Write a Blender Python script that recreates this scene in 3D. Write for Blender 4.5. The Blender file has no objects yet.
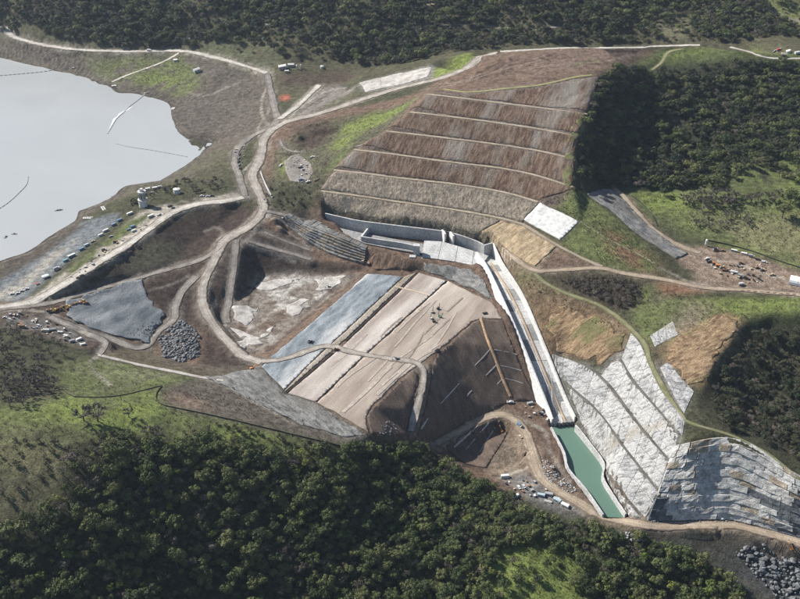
import bpy, bmesh, math, random
import numpy as np
from mathutils import Vector, Matrix, geometry
random.seed(7); rng = np.random.default_rng(7)
R = math.radians
sc = bpy.context.scene
col = sc.collection

# ------------------------------------------------------------------ camera
CAMZ, PITCH, FPX = 500.0, R(32.0), 1099.0
cam = bpy.data.cameras.new('camera'); camo = bpy.data.objects.new('camera', cam); col.objects.link(camo)
camo.location = (0, 0, CAMZ); camo.rotation_euler = (R(90) - PITCH, 0, 0)
cam.sensor_fit = 'HORIZONTAL'; cam.angle = 2 * math.atan(400 / FPX)
cam.clip_start = 1.0; cam.clip_end = 20000
sc.camera = camo
# ------------------------------------------------------------------ sky, sun, exposure
SUN_AZ = R(-60)       # compass-style angle from +Y towards +X of the sun
SUN_EL = R(39)
w = bpy.data.worlds.new('World'); sc.world = w; w.use_nodes = True
nt = w.node_tree; nt.nodes.clear()
sky = nt.nodes.new('ShaderNodeTexSky'); sky.sky_type = 'NISHITA'; sky.sun_disc = False
sky.sun_elevation = SUN_EL; sky.sun_rotation = SUN_AZ; sky.altitude = 500
sky.air_density = 1.0; sky.dust_density = 1.2
bg = nt.nodes.new('ShaderNodeBackground'); bg.inputs[1].default_value = 0.066
wo = nt.nodes.new('ShaderNodeOutputWorld')
nt.links.new(sky.outputs[0], bg.inputs[0]); nt.links.new(bg.outputs[0], wo.inputs[0])
sl = bpy.data.lights.new('sun', 'SUN'); sl.energy = 5.0; sl.angle = R(0.6); sl.color = (1.0, 0.955, 0.89)
so = bpy.data.objects.new('sun', sl); col.objects.link(so); so.location = (-300, 300, 900)
sd = Vector((math.sin(SUN_AZ) * math.cos(SUN_EL), math.cos(SUN_AZ) * math.cos(SUN_EL), math.sin(SUN_EL)))
so.rotation_euler = sd.to_track_quat('Z', 'Y').to_euler()
sc.view_settings.view_transform = 'Standard'; sc.view_settings.look = 'None'
sc.view_settings.exposure = 0.98; sc.view_settings.gamma = 1.0; sc.view_settings.use_curve_mapping = False
sc.cycles.volume_bounces = 0

# ------------------------------------------------------------------ survey: pixel + height -> place
cp, sp = math.cos(PITCH), math.sin(PITCH)
def rays(uv):
    uv = np.asarray(uv, float)
    a = (uv[:, 0] - 400) / FPX; b = (299.5 - uv[:, 1]) / FPX
    return np.stack([a, cp + b * sp, -sp + b * cp], 1)
def at(u, v, z):
    d = rays([(u, v)])[0]; t = (z - CAMZ) / d[2]
    return (d[0] * t, d[1] * t, z)
LAKE = 28.0
# survey lines (u, v, z): break lines of the ground
L = []
def line(*p): L.append([at(*q) for q in p])
def lz(z, *p): L.append([at(a, b, z) for a, b in p])
def pts(*p):
    for q in p: L.append([at(*q)])
def wpts(*p):
    for q in p: L.append([q])
# lake shore
SHORE = [(0,55),(20,57),(45,61),(75,70),(88,78),(98,86),(108,88),(130,91),(146,92),(158,97),(169,104),(171,110),(173,121),(178,132),(186,138),(203,140),(214,143),
         (200,155),(185,166),(160,181),(125,186),(109,194),(113,197),(100,203),(78,211),(75,221),(50,236),(27,252),(0,260),(-60,285)]
lz(LAKE, *SHORE); lz(LAKE, (0,55),(-40,50),(-120,40))
lz(20, (-10,75),(40,80),(80,95),(120,110),(150,115),(160,140),(150,165),(110,178),(85,195),(60,215),(20,240),(-40,262))
lz(14, (-60,120),(20,110),(70,130),(110,140),(100,165),(50,190),(-20,220),(20,150))
# shore road and far hills
FARROAD = [(-60,12),(0,26),(8,33),(20,39),(47,45.5),(84,50),(135,51.5),(182,51),(209,56),(236,63),(267,73)]
line(*[(u, v, 46) for u, v in FARROAD])
line((-60,30,36),(0,44,36),(45,53,36),(85,62,36),(110,68,36),(140,72,38),(180,68,42),(200,72,42),(225,82,42),(250,88,45))
pts((120,82,31),(150,84,32),(178,92,32),(178,110,31.5),(182,125,31),(190,134,30.5),(200,100,34),(205,118,34),(215,132,33),(232,118,37),(250,110,42),(262,95,45),(240,100,41),(225,140,35),(219,137,33.5))
line((-100,0,82),(0,0,80),(100,0,82),(200,0,90),(300,0,95),(400,0,100),(500,0,102),(600,0,102),(700,0,99),(800,0,104),(900,0,110))
line((40,30,56),(100,32,58),(160,32,59),(220,38,61),(280,42,66),(340,46,66),(400,48,69),(460,44,74),(520,34,84),(600,30,86),(680,28,90))
line((270,62,57),(300,60,58),(340,62,57),(400,60,60),(440,54,63),(500,46,70),(565,43,73),(640,40,75),(700,36,86),(760,34,90),(830,34,92))
wpts(*[(x, 1150, 74) for x in range(60, 381, 40)])
wpts(*[(x, 1700, 225 + 40 * math.sin(x * .006)) for x in range(-1500, 1600, 250)])
wpts(*[(x, 2300, 330 + 60 * math.sin(x * .004 + 1)) for x in range(-1800, 1900, 400)])
wpts(*[(x, 6000, 420) for x in range(-6500, 6600, 2000)])
wpts((-6500,900,60),(-6500,-3000,60),(6500,-3000,40),(6500,900,150),(0,-3000,-30),(-1500,900,20),(-1400,1250,20),(-900,900,14),(-700,760,60),(-800,500,80),(-700,350,60),(900,950,90),(800,700,60),(750,560,30),(700,450,-30),(900,300,20),(-400,250,0),(0,270,-70),(300,270,-85),(500,300,-70),(0,150,-60),(-600,-400,40),(600,-400,40),(1300,1300,180),(1400,600,150))
# plant yard beyond the neck, borrow banks
lz(57, (278,64),(322,62)); lz(56, (280,73),(325,70),(345,69))
line((272,80,50),(285,86,51),(320,86,52),(350,80,56),(362,75,60))
line((262,78,47),(268,90,47),(274,105,48),(277,118,50),(268,128,50))
line((282,118,53),(297,105,53),(316,88,54),(328,83,55),(345,84,58),(352,88,60))
pts((300,112,54),(330,100,57),(345,94,60))
# big haul road up to the ridge
R1 = [(497,53,108),(482,56,104),(472,64,99),(460,71,94),(437,79,87),(400,88,78),(370,97,71),(342,106,65),(317,114,60),(292,120,56),(275,127,52),(264,138,49),(262,150,47),(258,162,45),(252,175,44),(256,187,43),(262,199,42),(264,209,41),(257,219,39),(245,229,37),(230,236,36),(222,243,35)]
line(*R1)
line((358,80,69),(362,90,70),(400,78,76),(430,66,82)); line((362,75,67),(390,70,72),(415,66,77),(440,58,82),(470,54,92),(490,51,101))
line((500,52,108),(530,50,116),(565,48,123),(600,47,122),(640,46,115),(660,46,113),(700,44,110),(740,50,107),(800,52,101),(900,52,95))
# big benched cut
B = {1: (109, [(427,94),(470,99),(510,104),(550,109),(587,114)]),
     2: (98, [(410,112),(450,116.5),(500,123),(540,129),(578,136)]),
     3: (86, [(386,131),(430,136),(480,142),(535,150),(574,159)]),
     4: (74, [(354,149.5),(400,155),(450,162),(500,168),(535,175),(573,187)]),
     5: (62, [(334,170),(370,174),(400,178),(450,183.5),(487,189),(515,195),(538,202)]),
     6: (50, [(321,191),(360,196),(400,202),(450,209),(490,216),(508,220),(522,224)])}
for k in B: lz(B[k][0], *B[k][1])
line((444,89,104),(470,92,111),(505,88.5,115),(540,85,117),(575,77,120),(600,75,121))
line((600,75,121),(594,92,114),(587,114,109),(578,136,98),(574,159,86),(573,187,74),(560,205,62))
line((444,89,104),(427,94,106),(410,112,97),(386,131,85),(354,149.5,73),(334,170,61),(321,191,49),(305,198,45))
pts((500,75,112),(540,65,120),(580,62,122),(620,60,121),(630,70,118))
# green nose left of the cut, parking pad
line((425,91,90),(395,103,80),(365,110,73),(335,116,65),(300,125,58))
line((290,140,54),(330,130,62),(360,128,68),(385,118,77))
lz(52, (285,160),(300,153),(313,163),(312,180),(296,183),(285,172),(285,160))
line((278,150,50),(272,175,46),(275,195,43),(300,196,44)); pts((325,160,60),(318,178,56),(345,138,68))
# spillway platform
line((324,216,37.5),(360,223,37.5),(400,229,37.5),(445,234.5,37.5),(478,243,37.5),(492,250,37.5),(500,255,37))
lz(27, (326,226),(360,233),(400,241),(440,247),(470,255)); lz(28, (312,227),(340,232),(362,243.5),(395,248.5),(412,254))
line((285,214,38),(310,224,35),(340,235,34),(366,247,30)); line((287,224,31),(312,243,24),(335,255,21),(365,264,19))
line((366,247,30),(385,252,28),(412,262,26),(430,263,26),(472,268,25.5)); line((365,264,19),(385,269,18),(420,272,18),(450,279,18),(488,300,18))
line((272,212,40),(278,222,37),(285,235,31),(300,247,25))
line((249,241,34),(275,249,27),(300,256,22),(312,260,20.5),(340,266,19),(362,270,18))
# pit and dam pad
PADZ = 18.0
lz(PADZ, (372,274),(385,270),(420,272.5),(450,280),(494,302),(504,320),(482,317),(450,342),(434,356),(415,368),(400,380),(372,408),(365,418),(369,436))
lz(PADZ, (369,436),(342,421),(317,404),(284,393),(262,367),(275,354),(310,325),(345,294),(370,274))
lz(13, (362,273),(338,291),(303,320),(268,350),(255,356),(240,342),(230,325),(227,308),(240,292),(262,276),(300,273),(335,273),(362,273))
lz(12.5, (300,290),(260,300),(290,310),(250,325),(275,330))
# dark downstream slopes
line((434,362,17.8),(424,372,17),(422,388,14),(416,412,6),(411,432,-3))
line((504,322,17),(515,350,5),(528,380,-9),(540,402,-20)); line((420,440,-12),(450,430,-16),(480,417,-17.5),(512,402,-18),(540,404,-20))
line((369,436,17),(385,436,12),(405,440,1))
R11 = [(840,556,-24),(800,542,-23),(762,532,-22),(735,525,-22),(700,525.5,-22),(662,526,-22),(625,521,-22),(600,514.5,-22),(575,501,-22),(550,486,-22),(540,476,-22),(535,463,-21),(530,447,-20),(524,432,-19),(514,419,-18),(500,414,-18),(482,419,-18),(460,431,-18),(436,444,-19)]
line(*R11)
lz(-27, (452,452),(485,438),(505,430),(515,440),(522,455),(515,465),(495,470),(470,466)); pts((500,450,-24),(480,460,-27))
# basin banks
lz(-20, (548,412),(572,420)); lz(-21, (548,428),(556,448),(575,480),(600,510)); lz(-22, (578,425),(604,460),(602,478),(626,514))
# right bank above the chute
R9 = [(500,247,39),(517,260,39),(535,271,40),(560,270,40.5),(600,268,41),(625,274,40),(662,279,39),(700,287,38),(740,290,38),(800,295,38),(850,300,38)]
line(*R9)
line((522,224,50),(557,245,46),(580,257,43.5),(600,267,41.5)); line((538,202,62),(560,212,60),(580,222,57),(610,240,51),(640,255,45),(662,270,41))
line((573,187,72),(590,197,63),(612,217,58),(640,240,49),(675,262,42))
R10 = [(535,273,39.5),(545,283,37),(570,295,34),(590,301,33),(606,309,31),(622,320,30),(637,334,29),(646,346,28.5),(650,362,28),(664,390,27),(684,420,25.5)]
line(*R10)
line((524,300,26),(540,345,12),(553,380,-4),(562,405,-14),(577,425,-20)); line((545,305,25),(570,325,20),(600,345,20),(622,350,21))
pts((640,285,36),(660,300,34),(640,300,32),(620,300,33))
L2 = [(621,360,18),(632,379,18),(650,400,18),(676,437,18)]; L1 = [(581,362,8),(600,375,7),(615,392,7),(637,422,7),(660,450,7),(668,463,6)]
La = [(555,374,-3),(575,390,-4),(600,413,-4),(627,450,-4),(657,494,-5)]; Lb = [(580,420,-13),(603,464,-15),(611,482,-15),(637,518,-16)]
for q in (L2, L1, La, Lb): line(*q)
line((631,332,28.5),(640,343,28),(649,365,27.5),(661,390,26.5),(682,421,25),(678,440,17),(668,463,6),(657,494,-6),(645,519,-21))
# cliffs
line((690,441,22),(720,436,22),(745,440,20),(775,459,14),(800,475,8),(840,490,4)); line((650,520,-21),(700,519,-21.5),(730,519,-21),(762,526,-21),(800,537,-22))
line((684,420,25),(700,426,25),(735,437,23),(770,455,16),(800,480,9))
# shaded ravine hill
line((664,282,39),(668,300,37),(655,320,33),(650,345,29)); line((690,300,38),(720,312,38),(740,318,38),(775,312,40),(830,310,42))
line((745,322,37),(728,345,33),(708,375,31),(697,400,28),(690,415,26)); pts((768,345,20),(746,370,14),(790,380,9),(768,410,6),(728,412,15),(800,440,4),(723,392,14),(830,350,18))
# right hills
line((640,75,102),(700,74,97),(760,75,91),(830,75,88)); line((612,95,103),(640,110,82),(700,110,79),(760,110,77),(830,110,76))
line((602,130,84),(600,150,72),(640,150,61),(700,150,62),(760,150,63),(830,150,66)); line((586,172,66),(600,184,58),(620,185,54),(660,185,53),(720,185,57),(830,185,63))
R8 = [(612,187,55),(625,198,54),(640,216,50),(655,231,46),(675,244,43),(700,253,42)]
line(*R8)
pts((650,203,52),(680,205,52),(710,205,53),(760,205,53),(710,222,49),(740,235,46),(780,235,48),(700,236,44.5),(830,240,48))
line((702,241,43),(740,250,43),(800,270,43),(850,285,43)); line((680,262,41),(700,270,40),(740,275,40),(800,287,39)); pts((672,272,40),(700,282,37.5),(760,285,38.5))
# left: old dam, yards and slopes
line((243,197,43),(225,201,44),(202,203,44),(175,211,44),(152,227,44),(128,244,44),(101,261,44),(74,278,43),(40,298,40),(20,306,39),(-30,312,39))
line((250,205,41),(235,212,37),(215,228,32),(190,245,30))
line((222,243,35),(202,259,30),(169,269,30),(128,281,31),(84,293,34),(51,303,38))
line((160,180,30),(185,176,36),(205,168,40),(222,158,41),(240,140,43),(255,133,47)); line((240,182,43),(236,170,43),(234,158,43),(243,142,45),(262,130,49))
line((200,196,43),(180,198,43),(160,196,42),(140,207,41),(120,222,40),(95,245,40),(65,270,39),(35,292,38)); line((112,212,37),(85,233,35),(55,255,34.5),(25,280,34.5),(0,298,36),(-40,305,36))
line((85,221,33),(60,240,32),(30,262,32.5),(0,282,33)); pts((125,200,36),(145,195,39),(170,188,40))
# slopes by the rock heap
R2a = [(222,243,35),(215,258,32),(209,271,29),(203,286,26),(202,298,24),(207,315,21.5),(216,328,19.5),(228,342,18.5),(242,355,18),(262,362,18)]
R2b = [(236,240,35),(235,258,31),(233,274,26),(230,292,20),(228,306,16),(225,315,14),(227,323,13)]
line(*R2a); line(*R2b)
R6 = [(202,262,29.5),(196,276,26),(183,291,23),(175,307,20.5),(175,319,19.5),(163,327,18.5),(153,337,18),(147,346,18.5),(135,348,21),(108,338,25),(84,330,31),(51,318,37)]
line(*R6)
line((145,280,30),(144,295,26),(165,315,20)); pts((190,300,20),(192,315,18))
lz(17, (159,337),(182,363),(199,357),(200,334)); pts((178,340,20.5),(185,350,19.5),(186,328,19))
line((205,335,16.5),(212,350,15.5),(220,364,17),(240,366,18)); pts((210,362,17),(195,366,21))
R7 = [(50,317,37),(72,327,36),(92,336,35),(106,342,34),(103,350,34.5),(98,355,35)]
line(*R7)
line((98,355,35),(140,365,31),(170,371,28),(200,377,25),(230,383,23),(262,395,21),(300,415,20),(330,430,19.5))
line((40,330,38),(60,340,40),(85,350,39)); pts((20,320,39),(0,325,42),(0,345,50),(25,350,48),(60,358,46),(0,380,62),(40,380,54),(-60,330,50),(-80,380,66))
# left abutment grass and near ridge
line((62,372,46),(100,372,40),(140,375,36),(170,380,34)); line((60,395,53),(100,397,50),(140,392,45),(160,387,41),(165,388,40))
line((165,388,41),(158,402,47),(175,410,46),(220,417,41),(270,428,33.5),(320,440,26),(350,446,20))
pts((200,395,35),(250,405,28),(300,425,23.5),(130,405,50),(100,412,56),(40,415,66),(0,425,72),(-60,430,76),(60,425,66),(150,420,48),(200,430,40))
line((0,460,64),(60,460,60),(120,460,53),(200,460,36),(260,460,29),(320,462,20),(380,456,2),(420,458,-12),(470,480,-21),(520,500,-22))
line((-80,520,50),(0,520,46),(100,520,38),(200,520,20),(300,520,6),(400,520,-16),(470,525,-24),(530,530,-25),(600,540,-27))
line((-80,599,20),(0,599,18),(100,599,10),(200,599,-6),(300,599,-20),(400,599,-34),(500,599,-38),(560,599,-38),(620,599,-42),(700,599,-46),(800,599,-48),(880,599,-48))
pts((560,560,-28),(520,560,-28),(650,560,-30),(620,535,-24),(560,505,-23),(530,495,-22.5),(700,545,-30),(740,560,-35),(770,548,-31),(790,560,-34),(760,585,-42),(700,570,-36),(820,575,-40))

# ------------------------------------------------------------------ triangulated survey -> height grid
pos = []; edges = []; zval = []; seen = {}
def addp(p):
    k = (round(p[0], 1), round(p[1], 1))
    if k not in seen:
        seen[k] = len(pos); pos.append(Vector((p[0], p[1]))); zval.append(p[2])
    return seen[k]
for pl in L:
    last = None
    for p in pl:
        i = addp(p)
        if last is not None and last != i: edges.append((last, i))
        last = i
ov, oe, of, orig_v, _, _ = geometry.delaunay_2d_cdt(pos, edges, [], 0, 0.05)
zv = np.zeros(len(ov)); known = np.zeros(len(ov), bool)
for i, o in enumerate(orig_v):
    if o: zv[i] = np.mean([zval[j] for j in o]); known[i] = True
ovx = np.array([(p.x, p.y) for p in ov])
for i in np.where(~known)[0]:      # crossing of two lines: nearest surveyed heights
    d = np.hypot(*(ovx[known] - ovx[i]).T); j = np.argsort(d)[:3]; wgt = 1 / (d[j] + .1)
    zv[i] = (zv[known][j] * wgt).sum() / wgt.sum()
def grow(a, b, s0, g):
    o = [a]; s = s0
    while o[-1] < b: s *= g; o.append(o[-1] + s)
    return o
STEP = 1.8
xs = np.arange(-500, 560, STEP); ys = np.arange(378, 1130, STEP)
xs = np.concatenate([-np.array(grow(500, 6200, STEP, 1.16))[:0:-1], xs, np.array(grow(xs[-1], 6200, STEP, 1.16))[1:]])
far = np.arange(ys[-1] + 3.5, 1480, 3.5)
ys = np.concatenate([378 - (np.array(grow(0, 3300, STEP, 1.16)))[:0:-1], ys, far, np.array(grow(far[-1], 5800, 4, 1.16))[1:]])
NX, NY = len(xs), len(ys)
X, Y = np.meshgrid(xs, ys)
Z = np.full((NY, NX), np.nan)
for f in of:
    a, b, c = ovx[f[0]], ovx[f[1]], ovx[f[2]]
    i0, i1 = np.searchsorted(xs, [min(a[0], b[0], c[0]) - 1e-6, max(a[0], b[0], c[0]) + 1e-6])
    j0, j1 = np.searchsorted(ys, [min(a[1], b[1], c[1]) - 1e-6, max(a[1], b[1], c[1]) + 1e-6])
    if i1 <= i0 or j1 <= j0: continue
    den = (b[1] - c[1]) * (a[0] - c[0]) + (c[0] - b[0]) * (a[1] - c[1])
    if abs(den) < 1e-9: continue
    px = X[j0:j1, i0:i1]; py = Y[j0:j1, i0:i1]
    l1 = ((b[1] - c[1]) * (px - c[0]) + (c[0] - b[0]) * (py - c[1])) / den
    l2 = ((c[1] - a[1]) * (px - c[0]) + (a[0] - c[0]) * (py - c[1])) / den
    l3 = 1 - l1 - l2; m = (l1 > -1e-6) & (l2 > -1e-6) & (l3 > -1e-6)
    zz = l1 * zv[f[0]] + l2 * zv[f[1]] + l3 * zv[f[2]]
    Z[j0:j1, i0:i1][m] = zz[m]
Z[np.isnan(Z)] = 60.0
def blur(A, s):
    r = max(1, int(3 * s)); k = np.exp(-0.5 * (np.arange(-r, r + 1) / s) ** 2); k /= k.sum()
    P = np.pad(A, ((r, r), (0, 0)), 'edge'); B_ = sum(k[i] * P[i:i + A.shape[0]] for i in range(2 * r + 1))
    P = np.pad(B_, ((0, 0), (r, r)), 'edge'); return sum(k[i] * P[:, i:i + A.shape[1]] for i in range(2 * r + 1))
def inpoly(poly, px, py):
    poly = np.asarray(poly); m = np.zeros(px.shape, bool); n = len(poly)
    for i in range(n):
        x1, y1 = poly[i]; x2, y2 = poly[i - 1]
        if y1 == y2: continue
        c = ((y1 > py) != (y2 > py)) & (px < (x2 - x1) * (py - y1) / (y2 - y1) + x1); m ^= c
    return m
def gmask(poly):
    """grid mask of a world polygon (only its bounding box is tested)"""
    p = np.asarray(poly); m = np.zeros((NY, NX), bool)
    i0, i1 = np.searchsorted(xs, [p[:, 0].min(), p[:, 0].max()]); j0, j1 = np.searchsorted(ys, [p[:, 1].min(), p[:, 1].max()])
    if i1 > i0 and j1 > j0: m[j0:j1, i0:i1] = inpoly(p, X[j0:j1, i0:i1], Y[j0:j1, i0:i1])
    return m
def H(x, y, G=None):
    G = Z if G is None else G
    x = np.asarray(x, float); y = np.asarray(y, float)
    i = np.clip(np.searchsorted(xs, x) - 1, 0, NX - 2); j = np.clip(np.searchsorted(ys, y) - 1, 0, NY - 2)
    fx = np.clip((x - xs[i]) / (xs[i + 1] - xs[i]), 0, 1); fy = np.clip((y - ys[j]) / (ys[j + 1] - ys[j]), 0, 1)
    return (G[j, i] * (1 - fx) + G[j, i + 1] * fx) * (1 - fy) + (G[j + 1, i] * (1 - fx) + G[j + 1, i + 1] * fx) * fy
def onground(uv, zmin=None):
    """place where the sight line through a pixel meets the ground"""
    d = rays(uv); n = len(d); t0 = np.full(n, 380.0); hit = np.zeros(n, bool); lo = t0.copy(); hi = t0.copy()
    for t in np.arange(380, 2600, 3.0):
        p = d * t; g = H(p[:, 0], p[:, 1])
        if zmin is not None: g = np.maximum(g, zmin)
        nb = (CAMZ + p[:, 2] < g) & ~hit; lo[nb] = t - 3; hi[nb] = t; hit |= nb
        if hit.all(): break
    for _ in range(14):
        mid = (lo + hi) / 2; p = d * mid[:, None]; g = H(p[:, 0], p[:, 1])
        if zmin is not None: g = np.maximum(g, zmin)
        b = CAMZ + p[:, 2] < g; hi = np.where(b, mid, hi); lo = np.where(b, lo, mid)
    p = d * ((lo + hi) / 2)[:, None]
    return np.stack([p[:, 0], p[:, 1], CAMZ + p[:, 2]], 1)
def noise(x, y, s, seed=0):
    """smooth value noise in -1..1"""
    r = np.random.default_rng(seed); T = r.uniform(-1, 1, (256, 256))
    u = x / s; v = y / s; i = np.floor(u).astype(int); j = np.floor(v).astype(int); fu = u - i; fv = v - j
    fu = fu * fu * (3 - 2 * fu); fv = fv * fv * (3 - 2 * fv)
    g = lambda a, b: T[b % 256, a % 256]
    return (g(i, j) * (1 - fu) + g(i + 1, j) * fu) * (1 - fv) + (g(i, j + 1) * (1 - fu) + g(i + 1, j + 1) * fu) * fv
def fbm(x, y, s, o=4, seed=0):
    a = 1; t = 0; n = 0
    for k in range(o): t = t + a * noise(x + 37.1 * k, y - 11.7 * k, s / 2 ** k, seed + k); n += a; a *= .5
    return t / n
# ------------------------------------------------------------------ graded ground
Zt = blur(Z, 0.9)
Z = Zt
nat = np.zeros((NY, NX))
def pxpoly(poly): return onground(poly)[:, :2]
NATURAL = [[(-100,330),(0,330),(30,338),(60,374),(100,400),(158,404),(220,419),(300,438),(350,449),(385,442),(430,457),(500,492),(560,517),(640,538),(700,548),(820,592),(900,720),(-150,720)],
           [(594,92),(640,62),(800,62),(900,62),(900,278),(800,262),(705,234),(690,236),(650,212),(620,184),(588,176)],
           [(748,327),(900,314),(900,478),(800,468),(770,448),(704,420),(704,395)],
           [(0,420),(60,400),(100,403),(60,440)],
           [(280,140),(330,128),(420,94),(330,170),(318,190),(300,195),(275,190)]]
for p in NATURAL: nat[gmask(pxpoly(p))] = 1
nat[(Y > 1185) | (X < -470) | (X > 520) | (Y < 430)] = 1
nat = blur(nat, 4)
Zh = blur(Z, 7)
Z = Z * (1 - nat) + Zh * nat
Z = Z + nat * (3.6 * fbm(X, Y, 60, 4, 3) + 1.3 * fbm(X, Y, 22, 3, 9)) + (1 - nat) * 0.28 * fbm(X, Y, 9, 3, 21)
farm = np.clip((Y - 1230 - 185 * np.clip((-60 - X) / 170, 0, 1)) / 110, 0, 1)
Z = Z + farm * (46 * (np.abs(fbm(X, Y * .5, 130, 4, 31)) - .2) + 10 * np.sin((X + .5 * Y) / 42.0 + 2 * fbm(X, Y, 150, 2, 8)))
for px_, n_, h_, s_ in [([(430,88),(470,72),(500,58),(560,52),(560,58),(500,74),(460,84)], 60, 1.8, 3.0), ([(258,132),(270,96),(280,98),(280,122),(268,132)], 24, 1.4, 2.4), ([(288,146),(300,128),(325,122),(332,132),(312,150)], 26, 2.2, 3.2), ([(264,205),(285,214),(320,230),(300,246),(272,228)], 26, 1.5, 3), ([(480,440),(515,430),(526,460),(500,474)], 14, 1.2, 2.6), ([(0,315),(50,310),(90,340),(60,338),(0,326)], 40, 1.3, 2.2), ([(690,262),(760,270),(800,285),(800,292),(700,282)], 24, .8, 2.0), ([(330,150),(310,160),(318,180),(330,165)], 12, 1.4, 2.5), ([(545,460),(575,490),(560,486),(542,472)], 16, 1.6, 2.2), ([(195,62),(255,80),(240,88),(200,76)], 12, 1.5, 4)]:
    P0 = pxpoly(px_); r0 = np.random.default_rng(len(px_) * 7 + n_); q0 = r0.uniform(P0.min(0), P0.max(0), (n_ * 5, 2)); q0 = q0[inpoly(P0, q0[:, 0], q0[:, 1])][:n_]
    for q in q0:
        s0 = s_ * r0.uniform(.6, 1.4); i0, i1 = np.searchsorted(xs, [q[0] - 4 * s0, q[0] + 4 * s0]); j0, j1 = np.searchsorted(ys, [q[1] - 4 * s0, q[1] + 4 * s0])
        Z[j0:j1, i0:i1] += h_ * r0.uniform(.4, 1.2) * np.exp(-((X[j0:j1, i0:i1] - q[0]) ** 2 + (Y[j0:j1, i0:i1] - q[1]) ** 2) / (2 * (s0 * .8) ** 2))

def catmull(p, n=8):
    p = np.asarray(p, float); q = np.vstack([2 * p[0] - p[1], p, 2 * p[-1] - p[-2]]); o = []
    for i in range(1, len(q) - 2):
        for t in np.linspace(0, 1, n, endpoint=False):
            o.append(.5 * ((2 * q[i]) + (q[i + 1] - q[i - 1]) * t + (2 * q[i - 1] - 5 * q[i] + 4 * q[i + 1] - q[i + 2]) * t * t + (3 * q[i] - q[i - 1] - 3 * q[i + 1] + q[i + 2]) * t ** 3))
    o.append(q[-2]); return np.array(o)
def resample(p, d):
    s = np.concatenate([[0], np.cumsum(np.hypot(*np.diff(p[:, :2], axis=0).T))]); n = max(2, int(s[-1] / d) + 1)
    t = np.linspace(0, s[-1], n); return np.stack([np.interp(t, s, p[:, k]) for k in range(3)], 1)
def path(px, d=2.0, sm=7):
    c = catmull([(q[0], q[1]) for q in px]); p = onground(c)
    ok = np.concatenate([[True], np.hypot(*np.diff(p[:, :2], axis=0).T) < 60]); p = p[ok]
    p = resample(p, d)
    if sm > 1 and len(p) > sm:
        k = np.ones(sm) / sm
        for j in range(3): p[:, j] = np.convolve(np.pad(p[:, j], sm // 2, 'reflect', reflect_type='odd'), k, 'valid')[:len(p)]
    return p
def grade(p, wdt, blend=4.0):
    """level the ground across a road"""
    pad = wdt / 2 + blend + 4
    for c in range(0, len(p), 40):
        q = p[c:c + 41]
        i0, i1 = np.searchsorted(xs, [q[:, 0].min() - pad, q[:, 0].max() + pad]); j0, j1 = np.searchsorted(ys, [q[:, 1].min() - pad, q[:, 1].max() + pad])
        if i1 <= i0 or j1 <= j0: continue
        gx = X[j0:j1, i0:i1].ravel(); gy = Y[j0:j1, i0:i1].ravel()
        d2 = (gx[:, None] - q[None, :, 0]) ** 2 + (gy[:, None] - q[None, :, 1]) ** 2
        k = d2.argmin(1); d = np.sqrt(d2[np.arange(len(k)), k])
        end = ((k == 0) & (c > 0)) | ((k == len(q) - 1) & (c + 41 < len(p)))
        wgt = np.clip(1 - (d - wdt / 2) / blend, 0, 1); wgt = wgt * wgt * (3 - 2 * wgt); wgt[end & (d > 2.2)] = 0
        S = Z[j0:j1, i0:i1].ravel(); Z[j0:j1, i0:i1] = (S * (1 - wgt) + q[k, 2] * wgt).reshape(j1 - j0, i1 - i0)
ROADS = []   # name, px path, width, material, label
def road(name, px, wdt, mt, blend=4.0, gr=True, ruts=0):
    ROADS.append([name, px, wdt, mt, None, ruts])
    p = path(px)
    if gr: grade(p, wdt, blend)
    ROADS[-1][4] = p
# benches of the big cut first, then the roads
for k in B: road('cut_bench', B[k][1], 2.9, 'bench', 2.5)
road('cut_bench', [(444,89),(470,92),(505,88.5),(540,85),(575,77),(592,75)], 3.0, 'benchgrass', 3.0)
for q in (L2, L1, La, Lb): road('shotcrete_bench', q, 3.4, 'benchgrey', 1.6)
road('haul_road', R1, 11, 'road')
road('haul_road', FARROAD, 9, 'roadpale')
road('haul_road', R2a, 9, 'road'); road('haul_road', R2b, 7, 'roadgrey')
road('haul_road', R11, 9, 'roadtan')
road('haul_road', [(243,197),(225,201),(202,203),(175,211),(152,227),(128,244),(101,261),(74,278),(40,298),(20,305),(-30,311)], 9, 'roadpale')
road('haul_road', [(224,243),(202,259),(169,269),(128,281),(84,293),(51,303),(20,307),(-30,313)], 7, 'roadgrey')
road('dirt_track', R6[1:], 7, 'roadgrey'); road('dirt_track', R7, 6, 'roadgrey')
road('dirt_track', [(98,355),(140,365),(170,371),(200,377),(225,381)], 3.5, 'roadpale')
road('dirt_track', [(249,241),(275,249),(300,256),(311,259.5)], 6, 'roadgrey'); road('dirt_track', [(264,232),(285,241),(310,250)], 4, 'roadgrey'); road('haul_road', [(263,211),(276,213),(292,217),(307,222.5),(326,230),(346,238)], 6, 'roadgrey')
road('haul_road', [(244,196),(241,182),(237,170),(234,158),(241,144),(256,134),(270,127),(278,121)], 8, 'roadgrey')
road('haul_road', [(267,74),(270,88),(273,104),(277,118)], 9, 'roadgrey')
road('haul_road', [(280,119),(297,106),(309,95),(319,85)], 7, 'roadpale')
road('haul_road', R9, 6, 'roadtan'); road('dirt_track', R10, 4, 'trackgrass')
road('haul_road', R8, 7, 'roadtan')
road('dirt_track', [(522,224),(540,234.5),(557,245),(580,257),(602,267)], 3.8, 'bench')
road('dirt_track', [(580,222),(610,240),(640,255),(655,264)], 2.6, 'trackgrass')
road('dirt_track', [(684,420),(700,426),(735,437),(770,455),(800,480),(830,500)], 3.2, 'trackgrass')
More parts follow.
